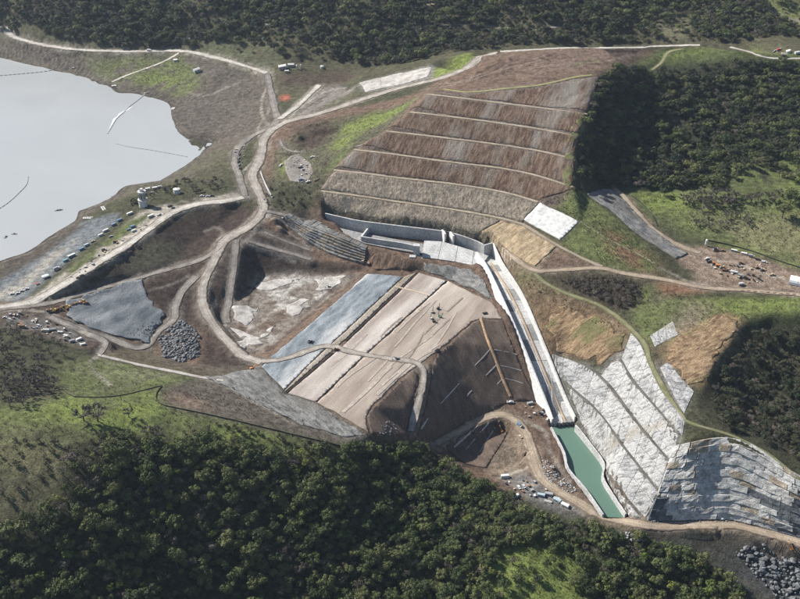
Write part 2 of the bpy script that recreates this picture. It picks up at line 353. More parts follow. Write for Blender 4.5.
road('haul_road', [(262,362),(287,359),(325,346),(347,351),(370,356),(400,360),(415,362),(424,370),(422,388),(416,412),(411,432)], 6.5, 'road', 2.5)
road('ridge_road', [(500,51.5),(530,50),(565,48),(600,48),(640,47.5),(660,46),(700,45)], 6, 'roadpale')
road('ridge_road', [(730,47),(750,52),(763,57),(780,58.5),(800,58.5),(840,58.5)], 5, 'roadpale')
road('dirt_track', [(681,49),(668,52),(662,62),(652,70)], 4, 'trackgrass')
road('dirt_track', [(112,82),(130,74),(150,67),(165,61),(179,53)], 4.5, 'roadpale')
road('dirt_track', [(300,152),(290,151),(283,147),(280,140)], 4, 'roadgrey')
road('forest_track', [(405,34),(425,27),(450,25),(475,25),(497,27.5),(530,28),(560,27)], 4, 'roadgrey', 5)
road('forest_track', [(250,22),(270,25),(290,28)], 3, 'roadgrey', 5); road('forest_track', [(752,0),(765,8),(785,17),(810,24)], 4, 'roadgrey', 5)
road('forest_track', [(72,0),(78,5),(85,9)], 5, 'roadpale', 5); road('forest_track', [(418,9),(432,4),(447,0)], 7, 'trackpale', 5)
# lines that are pads of their own: level them
def level(px, z=None, sm=1.5):
    m = gmask(pxpoly(px)).astype(float); mm = blur(m, sm) * 1.0
    zz = np.average(Z, weights=m + 1e-12) if z is None else z
    Z[:] = Z * (1 - mm) + zz * mm
PARK = [(284,162),(291,156),(299,154),(311,163),(313,172),(309,180),(300,183),(290,181),(286,172)]
level(PARK)
level([(280,64),(322,63),(324,70),(282,73)])
BASIN = [(553,428),(575,427),(602,465),(601,477),(625,516),(604,515),(569,469),(565,453)]
def dense(l, n=6):
    return np.array([at(*q) for q in catmull([(a, b, z) for a, b, z in l], n)])
lf = dense([(477,259,25),(487,272,23),(501,300,18.5),(519,340,6.5),(545,403,-17),(553,424,-22.5)], 6); rf = dense([(492,255,25),(502,271,23),(521,300,18.5),(539,340,6.5),(564,401,-17),(574,422,-22.5)], 6)
def carve(lo, up, drop, wide):
    """dig the bed of a channel between two edge lines"""
    k = resample((lo + up) / 2, 1.0); hw = np.hypot(*(up - lo)[:, :2].T).mean() / 2 + wide
    pad = hw + 5; i0, i1 = np.searchsorted(xs, [k[:, 0].min() - pad, k[:, 0].max() + pad]); j0, j1 = np.searchsorted(ys, [k[:, 1].min() - pad, k[:, 1].max() + pad])
    gx = X[j0:j1, i0:i1].ravel(); gy = Y[j0:j1, i0:i1].ravel(); d2 = (gx[:, None] - k[None, :, 0]) ** 2 + (gy[:, None] - k[None, :, 1]) ** 2; q_ = d2.argmin(1); d = np.sqrt(d2.min(1)); S_ = Z[j0:j1, i0:i1].ravel()
    tz = k[q_, 2] - drop; w_ = np.clip((hw - d) / 2 + .5, 0, 1); Z[j0:j1, i0:i1] = np.where(S_ > tz, S_ * (1 - w_) + tz * w_, S_).reshape(j1 - j0, i1 - i0)
carve(lf, rf, 1.6, 2.0)
def level_w(poly, z, sm=.6):
    m = blur(gmask(np.array([q[:2] for q in poly])).astype(float), sm); Z[:] = np.where(Z > z, Z * (1 - np.clip(m * 1.6, 0, 1)) + z * np.clip(m * 1.6, 0, 1), Z)
level_w([at(u, v, -24) for u, v in ((551,426),(577,425),(605,463),(604,477),(628,518),(603,518),(567,470),(563,453))], -28)
level_w([at(q[0], q[1] - (1.6 if q[1] < 243 or q[0] > 440 and q[1] < 256 else 0), q[2]) for q in ((325,221,26.5),(345,225.5,26.5),(360,229,26.5),(400,236,26.5),(430,240,26.5),(447,242.5,26.5),(470,249,26),(490,253,25.5),(484,267,25),(474,266,25),(424,257,26.5),(395,251,26.5),(362,244.5,26.5),(340,233,26.5))], 26.0)
# gullied rock on the cut faces
def facemask(px, s=1.2): return blur(gmask(pxpoly(px)).astype(float), s)
CUT = [(444,90),(470,93),(505,89),(540,86),(575,78),(600,76),(594,92),(587,114),(578,136),(574,159),(572,186),(560,205),(522,223),(490,215),(400,201),(322,190),(334,170),(354,150),(386,131),(410,112),(427,94)]
CUTLOW = [(321,193),(400,203),(490,217),(522,225),(557,246),(535,266),(517,257),(500,245),(478,241),(445,230),(400,224),(326,211)]
mc = np.maximum(facemask(CUT), facemask(CUTLOW))
benchd = np.zeros((NY, NX))
a_ = R(38); u_ = X * math.cos(a_) + Y * math.sin(a_); v_ = -X * math.sin(a_) + Y * math.cos(a_)
for (nm, px, wd, mt, p, ru) in ROADS[:7]:
    for q in p[::1]:
        i0, i1 = np.searchsorted(xs, [q[0] - 4, q[0] + 4]); j0, j1 = np.searchsorted(ys, [q[1] - 4, q[1] + 4])
        benchd[j0:j1, i0:i1] = np.maximum(benchd[j0:j1, i0:i1], np.clip(1.6 - np.hypot(X[j0:j1, i0:i1] - q[0], Y[j0:j1, i0:i1] - q[1]) / 2.2, 0, 1))
Z += mc * (1 - benchd) * (.35 * noise(u_ * .35, v_, 4.0, 51) + .35 * noise(u_ * .3, v_, 9, 52) + .3 * noise(X, Y, 3.6, 53))

# ------------------------------------------------------------------ ground cover colours (albedo)
G = lambda *c: np.array(c)
grass = G(.145,.178,.048); grass2 = G(.105,.122,.046); drygrass = G(.15,.14,.075); scrub = G(.055,.055,.03)
dirt = G(.128,.088,.064); dirtd = G(.066,.046,.036); dark = G(.05,.036,.029); mud = G(.098,.083,.067); pale = G(.33,.30,.255)
grey = G(.20,.19,.175); forest = G(.035,.04,.02); olive = G(.085,.08,.05); redd = G(.20,.11,.07); bluegr = G(.20,.22,.235)
C = np.zeros((NY, NX, 3)); C[:] = scrub
C[Y > 1150] = G(.07,.066,.038)
def paint(c, px, s=1.5, amt=1.0, brk=0.0, bs=14, seed=1):
    """lay a ground cover over an outlined area; brk breaks it up with patches"""
    m = blur(gmask(pxpoly(px)).astype(float), s) * amt
    if brk: m = m * np.clip(.5 + (fbm(X, Y, bs, 4, seed) + .5 - brk) * 2.2, 0, 1)
    C[:] = C * (1 - m[..., None]) + c * m[..., None]
# broad areas
paint(olive, NATURAL[0], 4); paint(forest, [(60,440),(180,432),(250,440),(350,450),(390,440),(430,450),(500,490),(640,540),(700,550),(760,620),(760,720),(-100,720),(-100,540),(60,520)], 5)
paint(grass2, [(-80,420),(60,402),(165,390),(175,410),(350,446),(330,462),(240,448),(180,440),(110,438),(60,445),(30,470),(-80,470)], 4, .9, .15)
paint(grass, [(60,396),(100,398),(140,393),(164,388),(158,402),(170,412),(150,424),(110,430),(60,425),(0,425),(0,415),(40,412)], 4, 1, .15, 22, 4)
paint(grass, [(170,414),(215,421),(300,440),(320,452),(250,445),(190,428)], 3, .8, .45, 16, 6)
paint(drygrass, [(-20,430),(40,425),(75,440),(60,490),(30,510),(-60,520)], 6, .85, .2)
paint(grass2, [(45,362),(100,358),(170,372),(200,380),(180,385),(140,392),(70,394),(50,380)], 3, .95); paint(olive, [(95,385),(135,378),(140,388),(100,394)], 3, .5)
paint(G(.2,.185,.13), [(60,360),(100,357),(190,376),(150,380),(70,372)], 4, .35, .3)
paint(mud, [(165,388),(200,378),(262,368),(284,394),(317,404),(369,438),(345,447),(300,437),(220,418),(172,408),(160,400)], 2)
paint(grey, [(200,376),(240,372),(262,367),(284,393),(318,406),(369,438),(340,437),(290,410),(230,385)], 2, .9, .25, 12, 8)
paint(G(.2,.14,.1), [(165,392),(185,393),(215,410),(180,406)], 3, .7)
paint(grass, [(478,572),(500,548),(515,538),(540,536),(566,548),(592,570),(590,599),(560,625),(500,622),(480,595)], 4, 1, .05, 12, 11)
paint(grass, [(330,455),(350,452),(372,475),(350,480)], 4, .5, .4); paint(grass, [(400,545),(430,540),(440,570),(410,580)], 4, .5, .4)
# construction ground
paint(dirt, [(230,232),(262,205),(262,130),(280,118),(330,112),(420,92),(500,52),(640,47),(640,72),(600,76),(540,86),(470,93),(330,170),(322,192),(324,212),(370,224),(500,247),(520,300),(545,410),(575,425),(640,520),(800,540),(800,555),(700,532),(600,522),(540,490),(520,500),(430,450),(369,438),(260,366),(200,377),(100,356),(40,335),(0,325),(0,300),(60,300),(170,268)], 2)
paint(dirt, [(480,60),(640,48),(660,52),(640,66),(600,76),(540,86),(470,92),(430,92),(440,84)], 2)
paint(G(.16,.115,.09), [(500,58),(640,52),(600,70),(520,80)], 3, .6, .3)
paint(dirtd, [(450,82),(485,70),(500,58),(560,52),(560,58),(500,72),(470,84)], 2, .6, .4, 9, 3)
paint(grass2, [(632,66),(660,50),(690,48),(750,52),(800,54),(800,62),(735,62),(690,66),(650,72)], 2); paint(grass, [(640,60),(652,66),(665,55),(700,48),(760,46),(760,52),(700,52),(672,58),(655,72),(640,70)], 2, .9, .1)
paint(grass, [(434,70),(452,58),(480,55),(470,66),(445,77),(430,80)], 2); paint(grey, [(358,84),(400,72),(434,66),(432,78),(400,86),(366,93)], 1.2)
paint(dirtd, [(274,80),(300,74),(345,70),(358,76),(345,82),(320,86),(285,86)], 2, .9); paint(olive, [(278,88),(320,88),(330,84),(300,104),(285,102)], 3, .6)
paint(G(.17,.15,.135), [(290,118),(318,90),(335,84),(355,88),(345,98),(318,112)], 2); paint(olive, [(312,112),(335,98),(358,90),(372,94),(345,104)], 2, .8)
paint(G(.33,.11,.07), [(280,96),(290,95),(290,100),(281,101)], 1)
paint(olive, [(262,205),(272,175),(275,150),(300,128),(335,118),(425,93),(386,131),(354,150),(334,170),(322,192),(305,205),(285,212)], 2)
paint(grass, [(330,150),(345,125),(375,112),(420,96),(395,115),(365,130),(342,150)], 2.5, .9, .1, 12, 2); paint(grass, [(284,160),(278,170),(284,178),(296,160),(290,156)], 2, .8, .2); paint(grass2, [(322,175),(335,158),(352,142),(340,165)], 2, .9)
paint(dirtd, [(290,128),(322,120),(335,128),(325,142),(310,150),(295,146)], 2.5, .9, .2); paint(scrub, [(262,206),(270,178),(282,182),(300,188),(318,192),(318,208),(290,214)], 2, .8)
# left side: shore, mud, old dam
paint(mud, [(0,57),(-60,45),(-60,28),(0,44),(60,52),(110,56),(180,52),(267,76),(276,115),(262,135),(240,142),(220,160),(190,180),(113,200),(80,222),(0,275),(-60,300),(-60,290),(0,262),(75,222),(110,194),(214,143),(178,132),(170,104),(98,86)], 2)
paint(G(.12,.105,.085), [(0,57),(-60,45),(-60,28),(0,46),(60,54),(110,58),(110,88),(75,70)], 2, .8, .2)
paint(grass2, [(84,58),(150,58),(182,54),(200,70),(200,88),(180,94),(140,84),(120,80),(96,74)], 3, .9, .25); paint(grass, [(130,78),(165,72),(195,86),(188,95),(160,86)], 3, .8, .15)
paint(G(.10,.088,.075), [(195,60),(225,65),(258,80),(235,84),(200,76)], 3, .7, .2)
paint(G(.098,.084,.07), [(172,102),(200,92),(255,82),(268,110),(245,135),(205,137),(182,134)], 3)
paint(olive, [(160,180),(190,163),(216,148),(236,148),(236,170),(225,185),(180,186),(150,190),(115,203),(112,198)], 2, .8, .15)
paint(scrub, [(118,206),(135,196),(160,186),(180,184),(236,178),(236,190),(190,196),(140,206),(118,212)], 2, .9, .1)
paint(bluegr * .62, [(0,300),(-50,306),(-50,296),(0,278),(40,250),(82,222),(118,212),(118,220),(60,268),(20,302)], 1.5)
paint(pale, [(-20,300),(20,280),(50,255),(70,240),(78,240),(50,265),(15,298)], 2, .75, .2, 10, 5); paint(mud * .75, [(0,262),(40,248),(75,224),(82,226),(40,258),(0,280),(-30,292)], 1.5)
paint(pale, [(30,298),(65,272),(105,245),(140,212),(170,203),(200,198),(235,192),(242,198),(200,206),(165,220),(130,246),(90,272),(40,302)], 1.5, .9, .15)
paint(grass2 * .8, [(66,272),(95,248),(98,252),(72,275)], 1); paint(grass2 * .8, [(100,245),(128,222),(150,212),(150,216),(110,246)], 1)
paint(dark, [(50,302),(104,264),(155,229),(180,213),(205,206),(248,204),(256,212),(248,224),(222,238),(200,256),(168,267),(84,291)], 2); paint(G(.07,.072,.045), [(60,298),(104,270),(150,240),(185,245),(168,264),(84,288)], 3, .7, .2)
paint(dark, [(145,282),(200,264),(222,245),(262,232),(300,258),(362,270),(340,274),(262,274),(228,305),(230,330),(255,358),(262,366),(220,368),(200,364),(205,330),(170,318),(146,298)], 1.5)
paint(dirtd, [(0,312),(50,306),(70,318),(110,338),(135,350),(98,352),(60,338),(30,334),(0,328)], 2); paint(grey, [(0,316),(40,312),(62,326),(100,342),(84,350),(50,335),(0,326)], 2, .6, .3, 8, 2)
paint(scrub, [(-60,325),(0,327),(40,338),(85,352),(60,362),(50,385),(0,400),(-60,410)], 4, .9)
paint(olive, [(98,352),(135,349),(150,346),(162,357),(200,366),(260,368),(200,377),(140,366)], 2, .7); paint(mud, [(150,352),(200,367),(245,367),(225,376),(180,368)], 2, .8)
# bench country right of the tarp, right bank
paint(dirt, [(520,225),(558,246),(602,268),(560,271),(536,270)], 1.5); paint(grass2, [(540,200),(573,188),(590,198),(640,240),(662,270),(640,275),(600,266),(560,246),(580,222)], 2); paint(redd * .9, [(600,228),(630,240),(665,272),(640,272),(612,252)], 3, .9, .25, 9, 7)
paint(redd * .85, [(555,170),(565,160),(572,165),(571,185),(560,192),(545,198)], 2, .8, .2); paint(grass2, [(566,150),(576,152),(574,187),(560,196),(560,180)], 2, .7)
paint(G(.17,.125,.08), [(502,258),(517,262),(540,282),(590,302),(622,320),(633,333),(605,350),(552,350),(540,340),(524,300)], 2); paint(olive, [(540,290),(600,312),(615,330),(580,322),(545,302)], 3, .7, .25); paint(grass2, [(516,266),(530,270),(535,280),(560,295),(545,296),(520,280)], 2, .8, .2)
paint(G(.23,.14,.085), [(545,306),(610,340),(620,355),(560,350),(545,330)], 2, .8, .35, 10, 9)
paint(G(.175,.115,.068), [(530,292),(560,300),(600,314),(622,328),(632,336),(612,352),(585,358),(552,350),(540,330)], 3, .85, .12, 12, 14); paint(G(.19,.135,.085), [(660,310),(690,300),(725,308),(742,320),(720,350),(700,382),(672,370),(652,345)], 4, .7, .2, 12, 19)
paint(dirtd, [(552,276),(600,274),(640,282),(645,305),(625,312),(598,300),(570,290)], 2, .95); paint(olive, [(600,276),(650,280),(668,300),(655,325),(640,320),(640,295)], 3, .7, .2)
paint(redd, [(664,280),(700,286),(712,292),(668,296),(655,284)], 2, .8); paint(grass2, [(640,282),(655,290),(645,306),(668,300),(700,300),(760,302),(830,296),(830,312),(745,322),(710,318),(700,330),(650,345),(630,325)], 2, .9, .1)
paint(grass, [(690,300),(760,298),(830,298),(830,312),(760,314),(720,312)], 3, .9, .2); paint(G(.2,.165,.12), [(685,305),(720,303),(690,330),(675,340),(668,325)], 3, .7)
paint(G(.38,.25,.14), [(690,332),(725,315),(742,320),(735,340),(715,360),(705,385),(680,385),(668,362),(672,345)], 2, .95, .2, 9, 13); paint(grey, [(655,362),(668,365),(690,395),(685,415),(672,400)], 2, .9)
paint(olive, [(745,324),(735,345),(712,372),(700,400),(690,420),(720,430),(700,400),(730,360)], 3, .8)
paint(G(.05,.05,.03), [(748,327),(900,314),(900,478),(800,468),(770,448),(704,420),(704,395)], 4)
paint(G(.13,.10,.082), CUT, 1.5); paint(G(.19,.165,.135), [(322,192),(360,172),(450,180),(520,196),(535,203),(522,222),(490,215),(400,201)], 3, .85, .1); paint(G(.18,.155,.125), CUTLOW, 1.5); paint(G(.32,.25,.16), [(490,222),(522,226),(556,246),(535,264),(505,245)], 3, .9); paint(grey, [(480,95),(585,90),(580,112),(540,140),(480,140)], 6, .6, .3, 14, 15)
# right hills
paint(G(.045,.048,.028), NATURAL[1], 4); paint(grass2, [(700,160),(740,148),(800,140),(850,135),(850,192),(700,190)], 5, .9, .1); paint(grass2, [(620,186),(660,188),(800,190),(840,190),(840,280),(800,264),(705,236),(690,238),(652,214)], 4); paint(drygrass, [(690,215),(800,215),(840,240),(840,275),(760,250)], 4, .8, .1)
paint(grass, [(632,192),(680,194),(690,205),(655,212),(640,205)], 3, .9, .1); paint(grass, [(770,180),(800,160),(840,160),(840,190),(790,190)], 5, .8, .3); paint(grass, [(700,240),(740,246),(800,266),(800,270),(740,252)], 2, .7, .3)
paint(G(.2,.15,.115), [(672,256),(702,246),(740,252),(800,272),(850,285),(850,298),(800,296),(740,289),(700,285),(690,270)], 1.5)
paint(G(.14,.15,.06), [(750,0),(800,0),(900,0),(900,40),(800,25),(770,16)], 2); paint(G(.12,.115,.07), [(655,22),(670,12),(690,20),(690,35),(665,38),(650,35)], 3, .9)
paint(G(.10,.115,.05), [(345,0),(380,0),(378,15),(362,15)], 4, .8); paint(G(.1,.1,.06), [(0,45),(20,30),(60,48),(110,52),(60,42),(20,20)], 3, .6)
paint(G(.09,.1,.055), [(210,40),(270,45),(285,62),(262,70),(230,60),(185,50)], 3, .8, .2)
# lower right
paint(G(.16,.155,.15), [(535,480),(552,490),(600,520),(560,512),(530,500),(505,480),(520,470)], 2); paint(G(.06,.06,.06), [(620,526),(700,530),(760,536),(830,556),(860,640),(760,599),(700,550),(640,542)], 3)
paint(G(.05,.05,.035), [(680,530),(745,532),(745,560),(690,548)], 3, .8)
paint(G(.2,.16,.12), [(500,425),(522,435),(528,470),(500,478),(485,470),(495,440)], 2, .9); paint(dark, [(440,446),(470,430),(500,420),(506,440),(485,470),(462,465)], 1.5)
paint(grey, [(552,352),(600,372),(622,350),(634,334),(652,368),(684,421),(680,440),(668,465),(646,521),(605,478),(577,424)], 1.5, .9)
paint(G(.2,.175,.15), [(262,276),(300,273),(362,273),(338,291),(303,320),(268,350),(255,356),(240,342),(230,325),(227,308),(240,292)], 2, .85, .2, 12, 17); paint(G(.40,.38,.35), [(262,276),(300,274),(345,276),(338,288),(303,316),(268,345),(250,350),(235,330),(232,310)], 2, .9, .62, 11, 18)
NB1 = np.clip(.75 + .6 * fbm(X, Y, 10, 3, 5), 0, 1); NB2 = np.clip(.55 + 1.3 * fbm(X, Y, 14, 4, 44), 0, 1)
for (nm, px, wd, mt, p, ru) in ROADS:
    if nm == 'haul_road' or mt == 'roadgrey':
        m0 = np.zeros((NY, NX)); sp_ = wd / 2 + 5
        for q in p[::2]:
            i0, i1 = np.searchsorted(xs, [q[0] - sp_ - 2, q[0] + sp_ + 2]); j0, j1 = np.searchsorted(ys, [q[1] - sp_ - 2, q[1] + sp_ + 2]); m0[j0:j1, i0:i1] = np.maximum(m0[j0:j1, i0:i1], np.clip((sp_ - np.hypot(X[j0:j1, i0:i1] - q[0], Y[j0:j1, i0:i1] - q[1])) / 4, 0, 1))
        m0 *= .75 * NB2; cc = {'road': G(.22,.19,.16), 'roadpale': G(.28,.255,.22), 'roadgrey': G(.16,.14,.12), 'roadtan': G(.22,.175,.13)}.get(mt, dirt); C[:] = C * (1 - m0[..., None]) + cc * m0[..., None]
sw_ = np.array([at(u, v, LAKE)[:2] for u, v in SHORE]); sw_ = resample(np.column_stack([sw_, sw_[:, 0] * 0]), 2.0); ms = np.zeros((NY, NX))
for q in sw_:
    i0, i1 = np.searchsorted(xs, [q[0] - 14, q[0] + 14]); j0, j1 = np.searchsorted(ys, [q[1] - 14, q[1] + 14]); dd_ = np.hypot(X[j0:j1, i0:i1] - q[0], Y[j0:j1, i0:i1] - q[1]); ms[j0:j1, i0:i1] = np.maximum(ms[j0:j1, i0:i1], np.clip((12 - dd_) / 6, 0, 1))
zl = Z - LAKE; ms *= .8; C[:] = C * (1 - ms[..., None]) + np.where((np.sin(zl * 4.5 + fbm(X, Y, 20, 2, 6) * 2) > .2)[..., None], G(.055,.047,.039), G(.12,.103,.084)) * ms[..., None]
def trail(c, px, wdt, amt=.7):
    p = path(px, 1.5, 3); m = np.zeros((NY, NX))
    for q in p:
        i0, i1 = np.searchsorted(xs, [q[0] - wdt - 3, q[0] + wdt + 3]); j0, j1 = np.searchsorted(ys, [q[1] - wdt - 3, q[1] + wdt + 3])
        m[j0:j1, i0:i1] = np.maximum(m[j0:j1, i0:i1], np.clip((wdt / 2 + 1.2 - np.hypot(X[j0:j1, i0:i1] - q[0], Y[j0:j1, i0:i1] - q[1])) / 1.5, 0, 1))
    m = m * amt * NB1; C[:] = C * (1 - m[..., None]) + c * m[..., None]
for w_, c_, t_ in [(3, pale, [(225,315),(223,322),(230,332),(240,345),(250,352)]), (2.5, pale, [(232,322),(250,326),(262,322),(280,305)]), (2.5, dark, [(262,275),(250,300),(240,330)]), (3, dark, [(338,292),(303,321),(268,351)]), (3, dirtd, [(335,288),(300,316)]), (2, pale, [(180,292),(172,305),(173,315)]), (3, pale, [(260,215),(275,218),(300,228),(330,236)]), (3, mud, [(250,235),(262,228),(280,236),(300,250)]), (2.5, pale, [(205,232),(215,227),(222,232),(218,240)]), (2, pale, [(262,140),(258,128),(268,112),(272,95)]), (2, pale, [(270,128),(262,115),(262,100),(268,84)]), (2.5, pale, [(290,118),(300,108),(325,92),(345,88)]), (2, dirtd, [(300,112),(330,93)]), (2.5, G(.22,.18,.15), [(440,84),(470,80),(500,70),(540,60)]), (2, dark, [(430,88),(460,82),(490,72),(510,62),(540,56)]), (2, G(.22,.18,.15), [(420,90),(455,84),(480,74)]), (2, dark, [(520,82),(545,78),(560,80)]), (2.5, G(.21,.17,.14), [(520,70),(560,64),(600,62),(630,56)]), (3, G(.12,.13,.06), [(575,65),(590,60),(600,62)]), (3, pale, [(520,418),(530,424),(545,432),(548,448),(556,462),(570,482)]), (2.5, pale, [(500,478),(515,472),(527,468),(533,462)]), (2.5, G(.25,.19,.14), [(495,472),(510,468),(524,458),(528,440)]), (3, pale, [(505,480),(520,482),(535,486)]), (2, pale, [(700,262),(730,262),(760,272),(800,284)]), (2, G(.25,.19,.14), [(690,262),(720,275),(760,282),(800,290)]), (2, G(.26,.2,.15), [(700,255),(740,268),(790,278)]), (2, pale, [(660,268),(675,275),(690,282),(710,286)]), (3, pale, [(200,378),(240,388),(280,400),(320,420),(350,435)]), (2, pale, [(225,386),(260,405),(295,425)]), (2, pale, [(98,356),(90,365),(110,385)]), (2, mud, [(130,385),(150,378),(170,372)]), (2, pale, [(186,92),(205,96),(225,88),(240,82)]), (2, dirtd, [(200,97),(225,100),(245,95),(255,88)]), (2, dirtd, [(196,90),(230,83),(250,84)]), (1.5, dark, [(180,133),(195,137),(220,136),(240,130)]), (2.5, pale, [(270,214),(262,222),(250,236),(240,244)]), (2.5, pale, [(252,172),(246,180),(242,190)]), (2, pale, [(255,160),(246,168),(240,176)]), (2, dirtd, [(258,205),(250,215),(238,226),(222,236)]), (2, pale, [(276,216),(300,232),(318,246)]), (2, pale, [(278,226),(300,240),(312,250)]), (2, G(.25,.22,.19), [(60,292),(90,272),(120,252),(150,234)]), (2.5, pale, [(95,262),(125,240),(150,222),(172,208)]), (2, pale, [(215,300),(212,315),(222,332)]), (2, dirtd, [(240,250),(240,275),(236,300)]), (2, pale, [(250,245),(270,252),(295,262)]), (2, G(.2,.17,.14), [(150,290),(170,285),(190,275)]), (2, pale, [(20,310),(45,312),(70,320),(95,332)]), (2, pale, [(0,305),(30,300),(60,292)])]: trail(c_, t_, w_)  # thin dark line at the lake's inner tip is a shadow painted on the ground
C = np.clip(C * (1 + .16 * fbm(X, Y, 45, 4, 61)[..., None] + .10 * fbm(X, Y, 6, 2, 62)[..., None]), .004, .8)

# ------------------------------------------------------------------ materials
M = {}
def node(nt, t, **k):
    n = nt.nodes.new(t)
    for a, b in k.items(): setattr(n, a, b)
    return n
def soil(name, c1, c2, scale=.25, rough=.95, bump=.25, attr=False, spec=.15, speck=None, streak=None, specscale=1.2, lo=.35, hi=.65, fine=1.1, bdist=.6, patch=None, across=None, grain=.42):
    """mottled mineral or turf surface in world metres: two tones, fine grain, optional stones and streaks"""
    m = bpy.data.materials.new(name); m.use_nodes = True; t = m.node_tree; b = t.nodes['Principled BSDF']
    ln = t.links.new
    tc = node(t, 'ShaderNodeTexCoord'); vec = tc.outputs['Object']
    if streak:
        mp = node(t, 'ShaderNodeMapping', vector_type='TEXTURE'); mp.inputs['Rotation'].default_value = (0, 0, R(streak[0])); mp.inputs['Scale'].default_value = (1, 1 / streak[1], 1 / streak[1]); ln(vec, mp.inputs[0]); sv = mp.outputs[0]
    else: sv = vec
    n1 = node(t, 'ShaderNodeTexNoise'); n1.inputs['Scale'].default_value = scale; n1.inputs['Detail'].default_value = 7; n1.inputs['Roughness'].default_value = .65; ln(sv, n1.inputs['Vector'])
    n2 = node(t, 'ShaderNodeTexNoise'); n2.inputs['Scale'].default_value = fine; n2.inputs['Detail'].default_value = 6; n2.inputs['Roughness'].default_value = .7; ln(vec, n2.inputs['Vector'])
    mr = node(t, 'ShaderNodeMapRange'); mr.inputs['From Min'].default_value = lo; mr.inputs['From Max'].default_value = hi; ln(n1.outputs[0], mr.inputs['Value'])
    mx = node(t, 'ShaderNodeMix', data_type='RGBA'); ln(mr.outputs[0], mx.inputs['Factor'])
    if attr:
        at_ = node(t, 'ShaderNodeAttribute'); at_.attribute_name = 'cover'
        d = node(t, 'ShaderNodeMix', data_type='RGBA', blend_type='MULTIPLY'); d.inputs['Factor'].default_value = 1; ln(at_.outputs['Color'], d.inputs['A']); d.inputs['B'].default_value = (*c1, 1)
        e = node(t, 'ShaderNodeMix', data_type='RGBA', blend_type='MULTIPLY'); e.inputs['Factor'].default_value = 1; ln(at_.outputs['Color'], e.inputs['A']); e.inputs['B'].default_value = (*c2, 1)
        ln(d.outputs['Result'], mx.inputs['A']); ln(e.outputs['Result'], mx.inputs['B'])
    else:
        mx.inputs['A'].default_value = (*c1, 1); mx.inputs['B'].default_value = (*c2, 1)
    g = node(t, 'ShaderNodeMapRange'); g.inputs['From Min'].default_value = .3; g.inputs['From Max'].default_value = .7; g.inputs['To Min'].default_value = 1 - grain; g.inputs['To Max'].default_value = 1 + grain; ln(n2.outputs[0], g.inputs['Value'])
    ml = node(t, 'ShaderNodeVectorMath', operation='SCALE'); ln(mx.outputs['Result'], ml.inputs[0]); ln(g.outputs[0], ml.inputs['Scale'])
    outc = ml.outputs[0]
    if patch:
        n3 = node(t, 'ShaderNodeTexNoise'); n3.inputs['Scale'].default_value = patch[1]; n3.inputs['Detail'].default_value = 5; n3.inputs['Roughness'].default_value = .6; ln(sv, n3.inputs['Vector'])
        m3 = node(t, 'ShaderNodeMapRange'); m3.inputs['From Min'].default_value = patch[2]; m3.inputs['From Max'].default_value = patch[3]; ln(n3.outputs[0], m3.inputs['Value'])
        p3 = node(t, 'ShaderNodeVectorMath', operation='SCALE'); p3.inputs[0].default_value = patch[0]; ln(g.outputs[0], p3.inputs['Scale'])
        k3 = node(t, 'ShaderNodeMix', data_type='RGBA'); ln(m3.outputs[0], k3.inputs['Factor']); ln(outc, k3.inputs['A']); ln(p3.outputs[0], k3.inputs['B']); outc = k3.outputs['Result']
    if across:      # worn wheel tracks and loose dirty shoulders, across the width of a road
        at2 = node(t, 'ShaderNodeAttribute'); at2.attribute_name = 'across'
        w2 = node(t, 'ShaderNodeTexNoise'); w2.inputs['Scale'].default_value = .22; w2.inputs['Detail'].default_value = 5; ln(vec, w2.inputs['Vector'])
        s2_ = node(t, 'ShaderNodeMath', operation='MULTIPLY_ADD'); ln(w2.outputs[0], s2_.inputs[0]); s2_.inputs[1].default_value = .9; ln(at2.outputs['Fac'], s2_.inputs[2])
        e2 = node(t, 'ShaderNodeMapRange'); e2.inputs['From Min'].default_value = .95; e2.inputs['From Max'].default_value = 1.35; ln(s2_.outputs[0], e2.inputs['Value'])
        k4 = node(t, 'ShaderNodeMix', data_type='RGBA'); ln(e2.outputs[0], k4.inputs['Factor']); ln(outc, k4.inputs['A']); k4.inputs['B'].default_value = (*across, 1); outc = k4.outputs['Result']
        wv = node(t, 'ShaderNodeMath', operation='MULTIPLY'); wv.inputs[1].default_value = 13; ln(at2.outputs['Fac'], wv.inputs[0]); sn = node(t, 'ShaderNodeMath', operation='SINE'); ln(wv.outputs[0], sn.inputs[0])
        sr = node(t, 'ShaderNodeMapRange'); sr.inputs['From Min'].default_value = -1; sr.inputs['To Min'].default_value = .86; sr.inputs['To Max'].default_value = 1.14; ln(sn.outputs[0], sr.inputs['Value'])
        k5 = node(t, 'ShaderNodeVectorMath', operation='SCALE'); ln(outc, k5.inputs[0]); ln(sr.outputs[0], k5.inputs['Scale']); outc = k5.outputs[0]
    if speck:
        v = node(t, 'ShaderNodeTexVoronoi'); v.inputs['Scale'].default_value = specscale; ln(vec, v.inputs['Vector'])
        lt = node(t, 'ShaderNodeMath', operation='GREATER_THAN'); lt.inputs[1].default_value = speck[1]
        sx = node(t, 'ShaderNodeSeparateColor'); ln(v.outputs['Color'], sx.inputs[0]); ln(sx.outputs[0], lt.inputs[0])
        k = node(t, 'ShaderNodeMix', data_type='RGBA'); ln(lt.outputs[0], k.inputs['Factor']); ln(outc, k.inputs['A']); k.inputs['B'].default_value = (*speck[0], 1); outc = k.outputs['Result']
    ln(outc, b.inputs['Base Color'])
    b.inputs['Roughness'].default_value = rough; b.inputs['Specular IOR Level'].default_value = spec
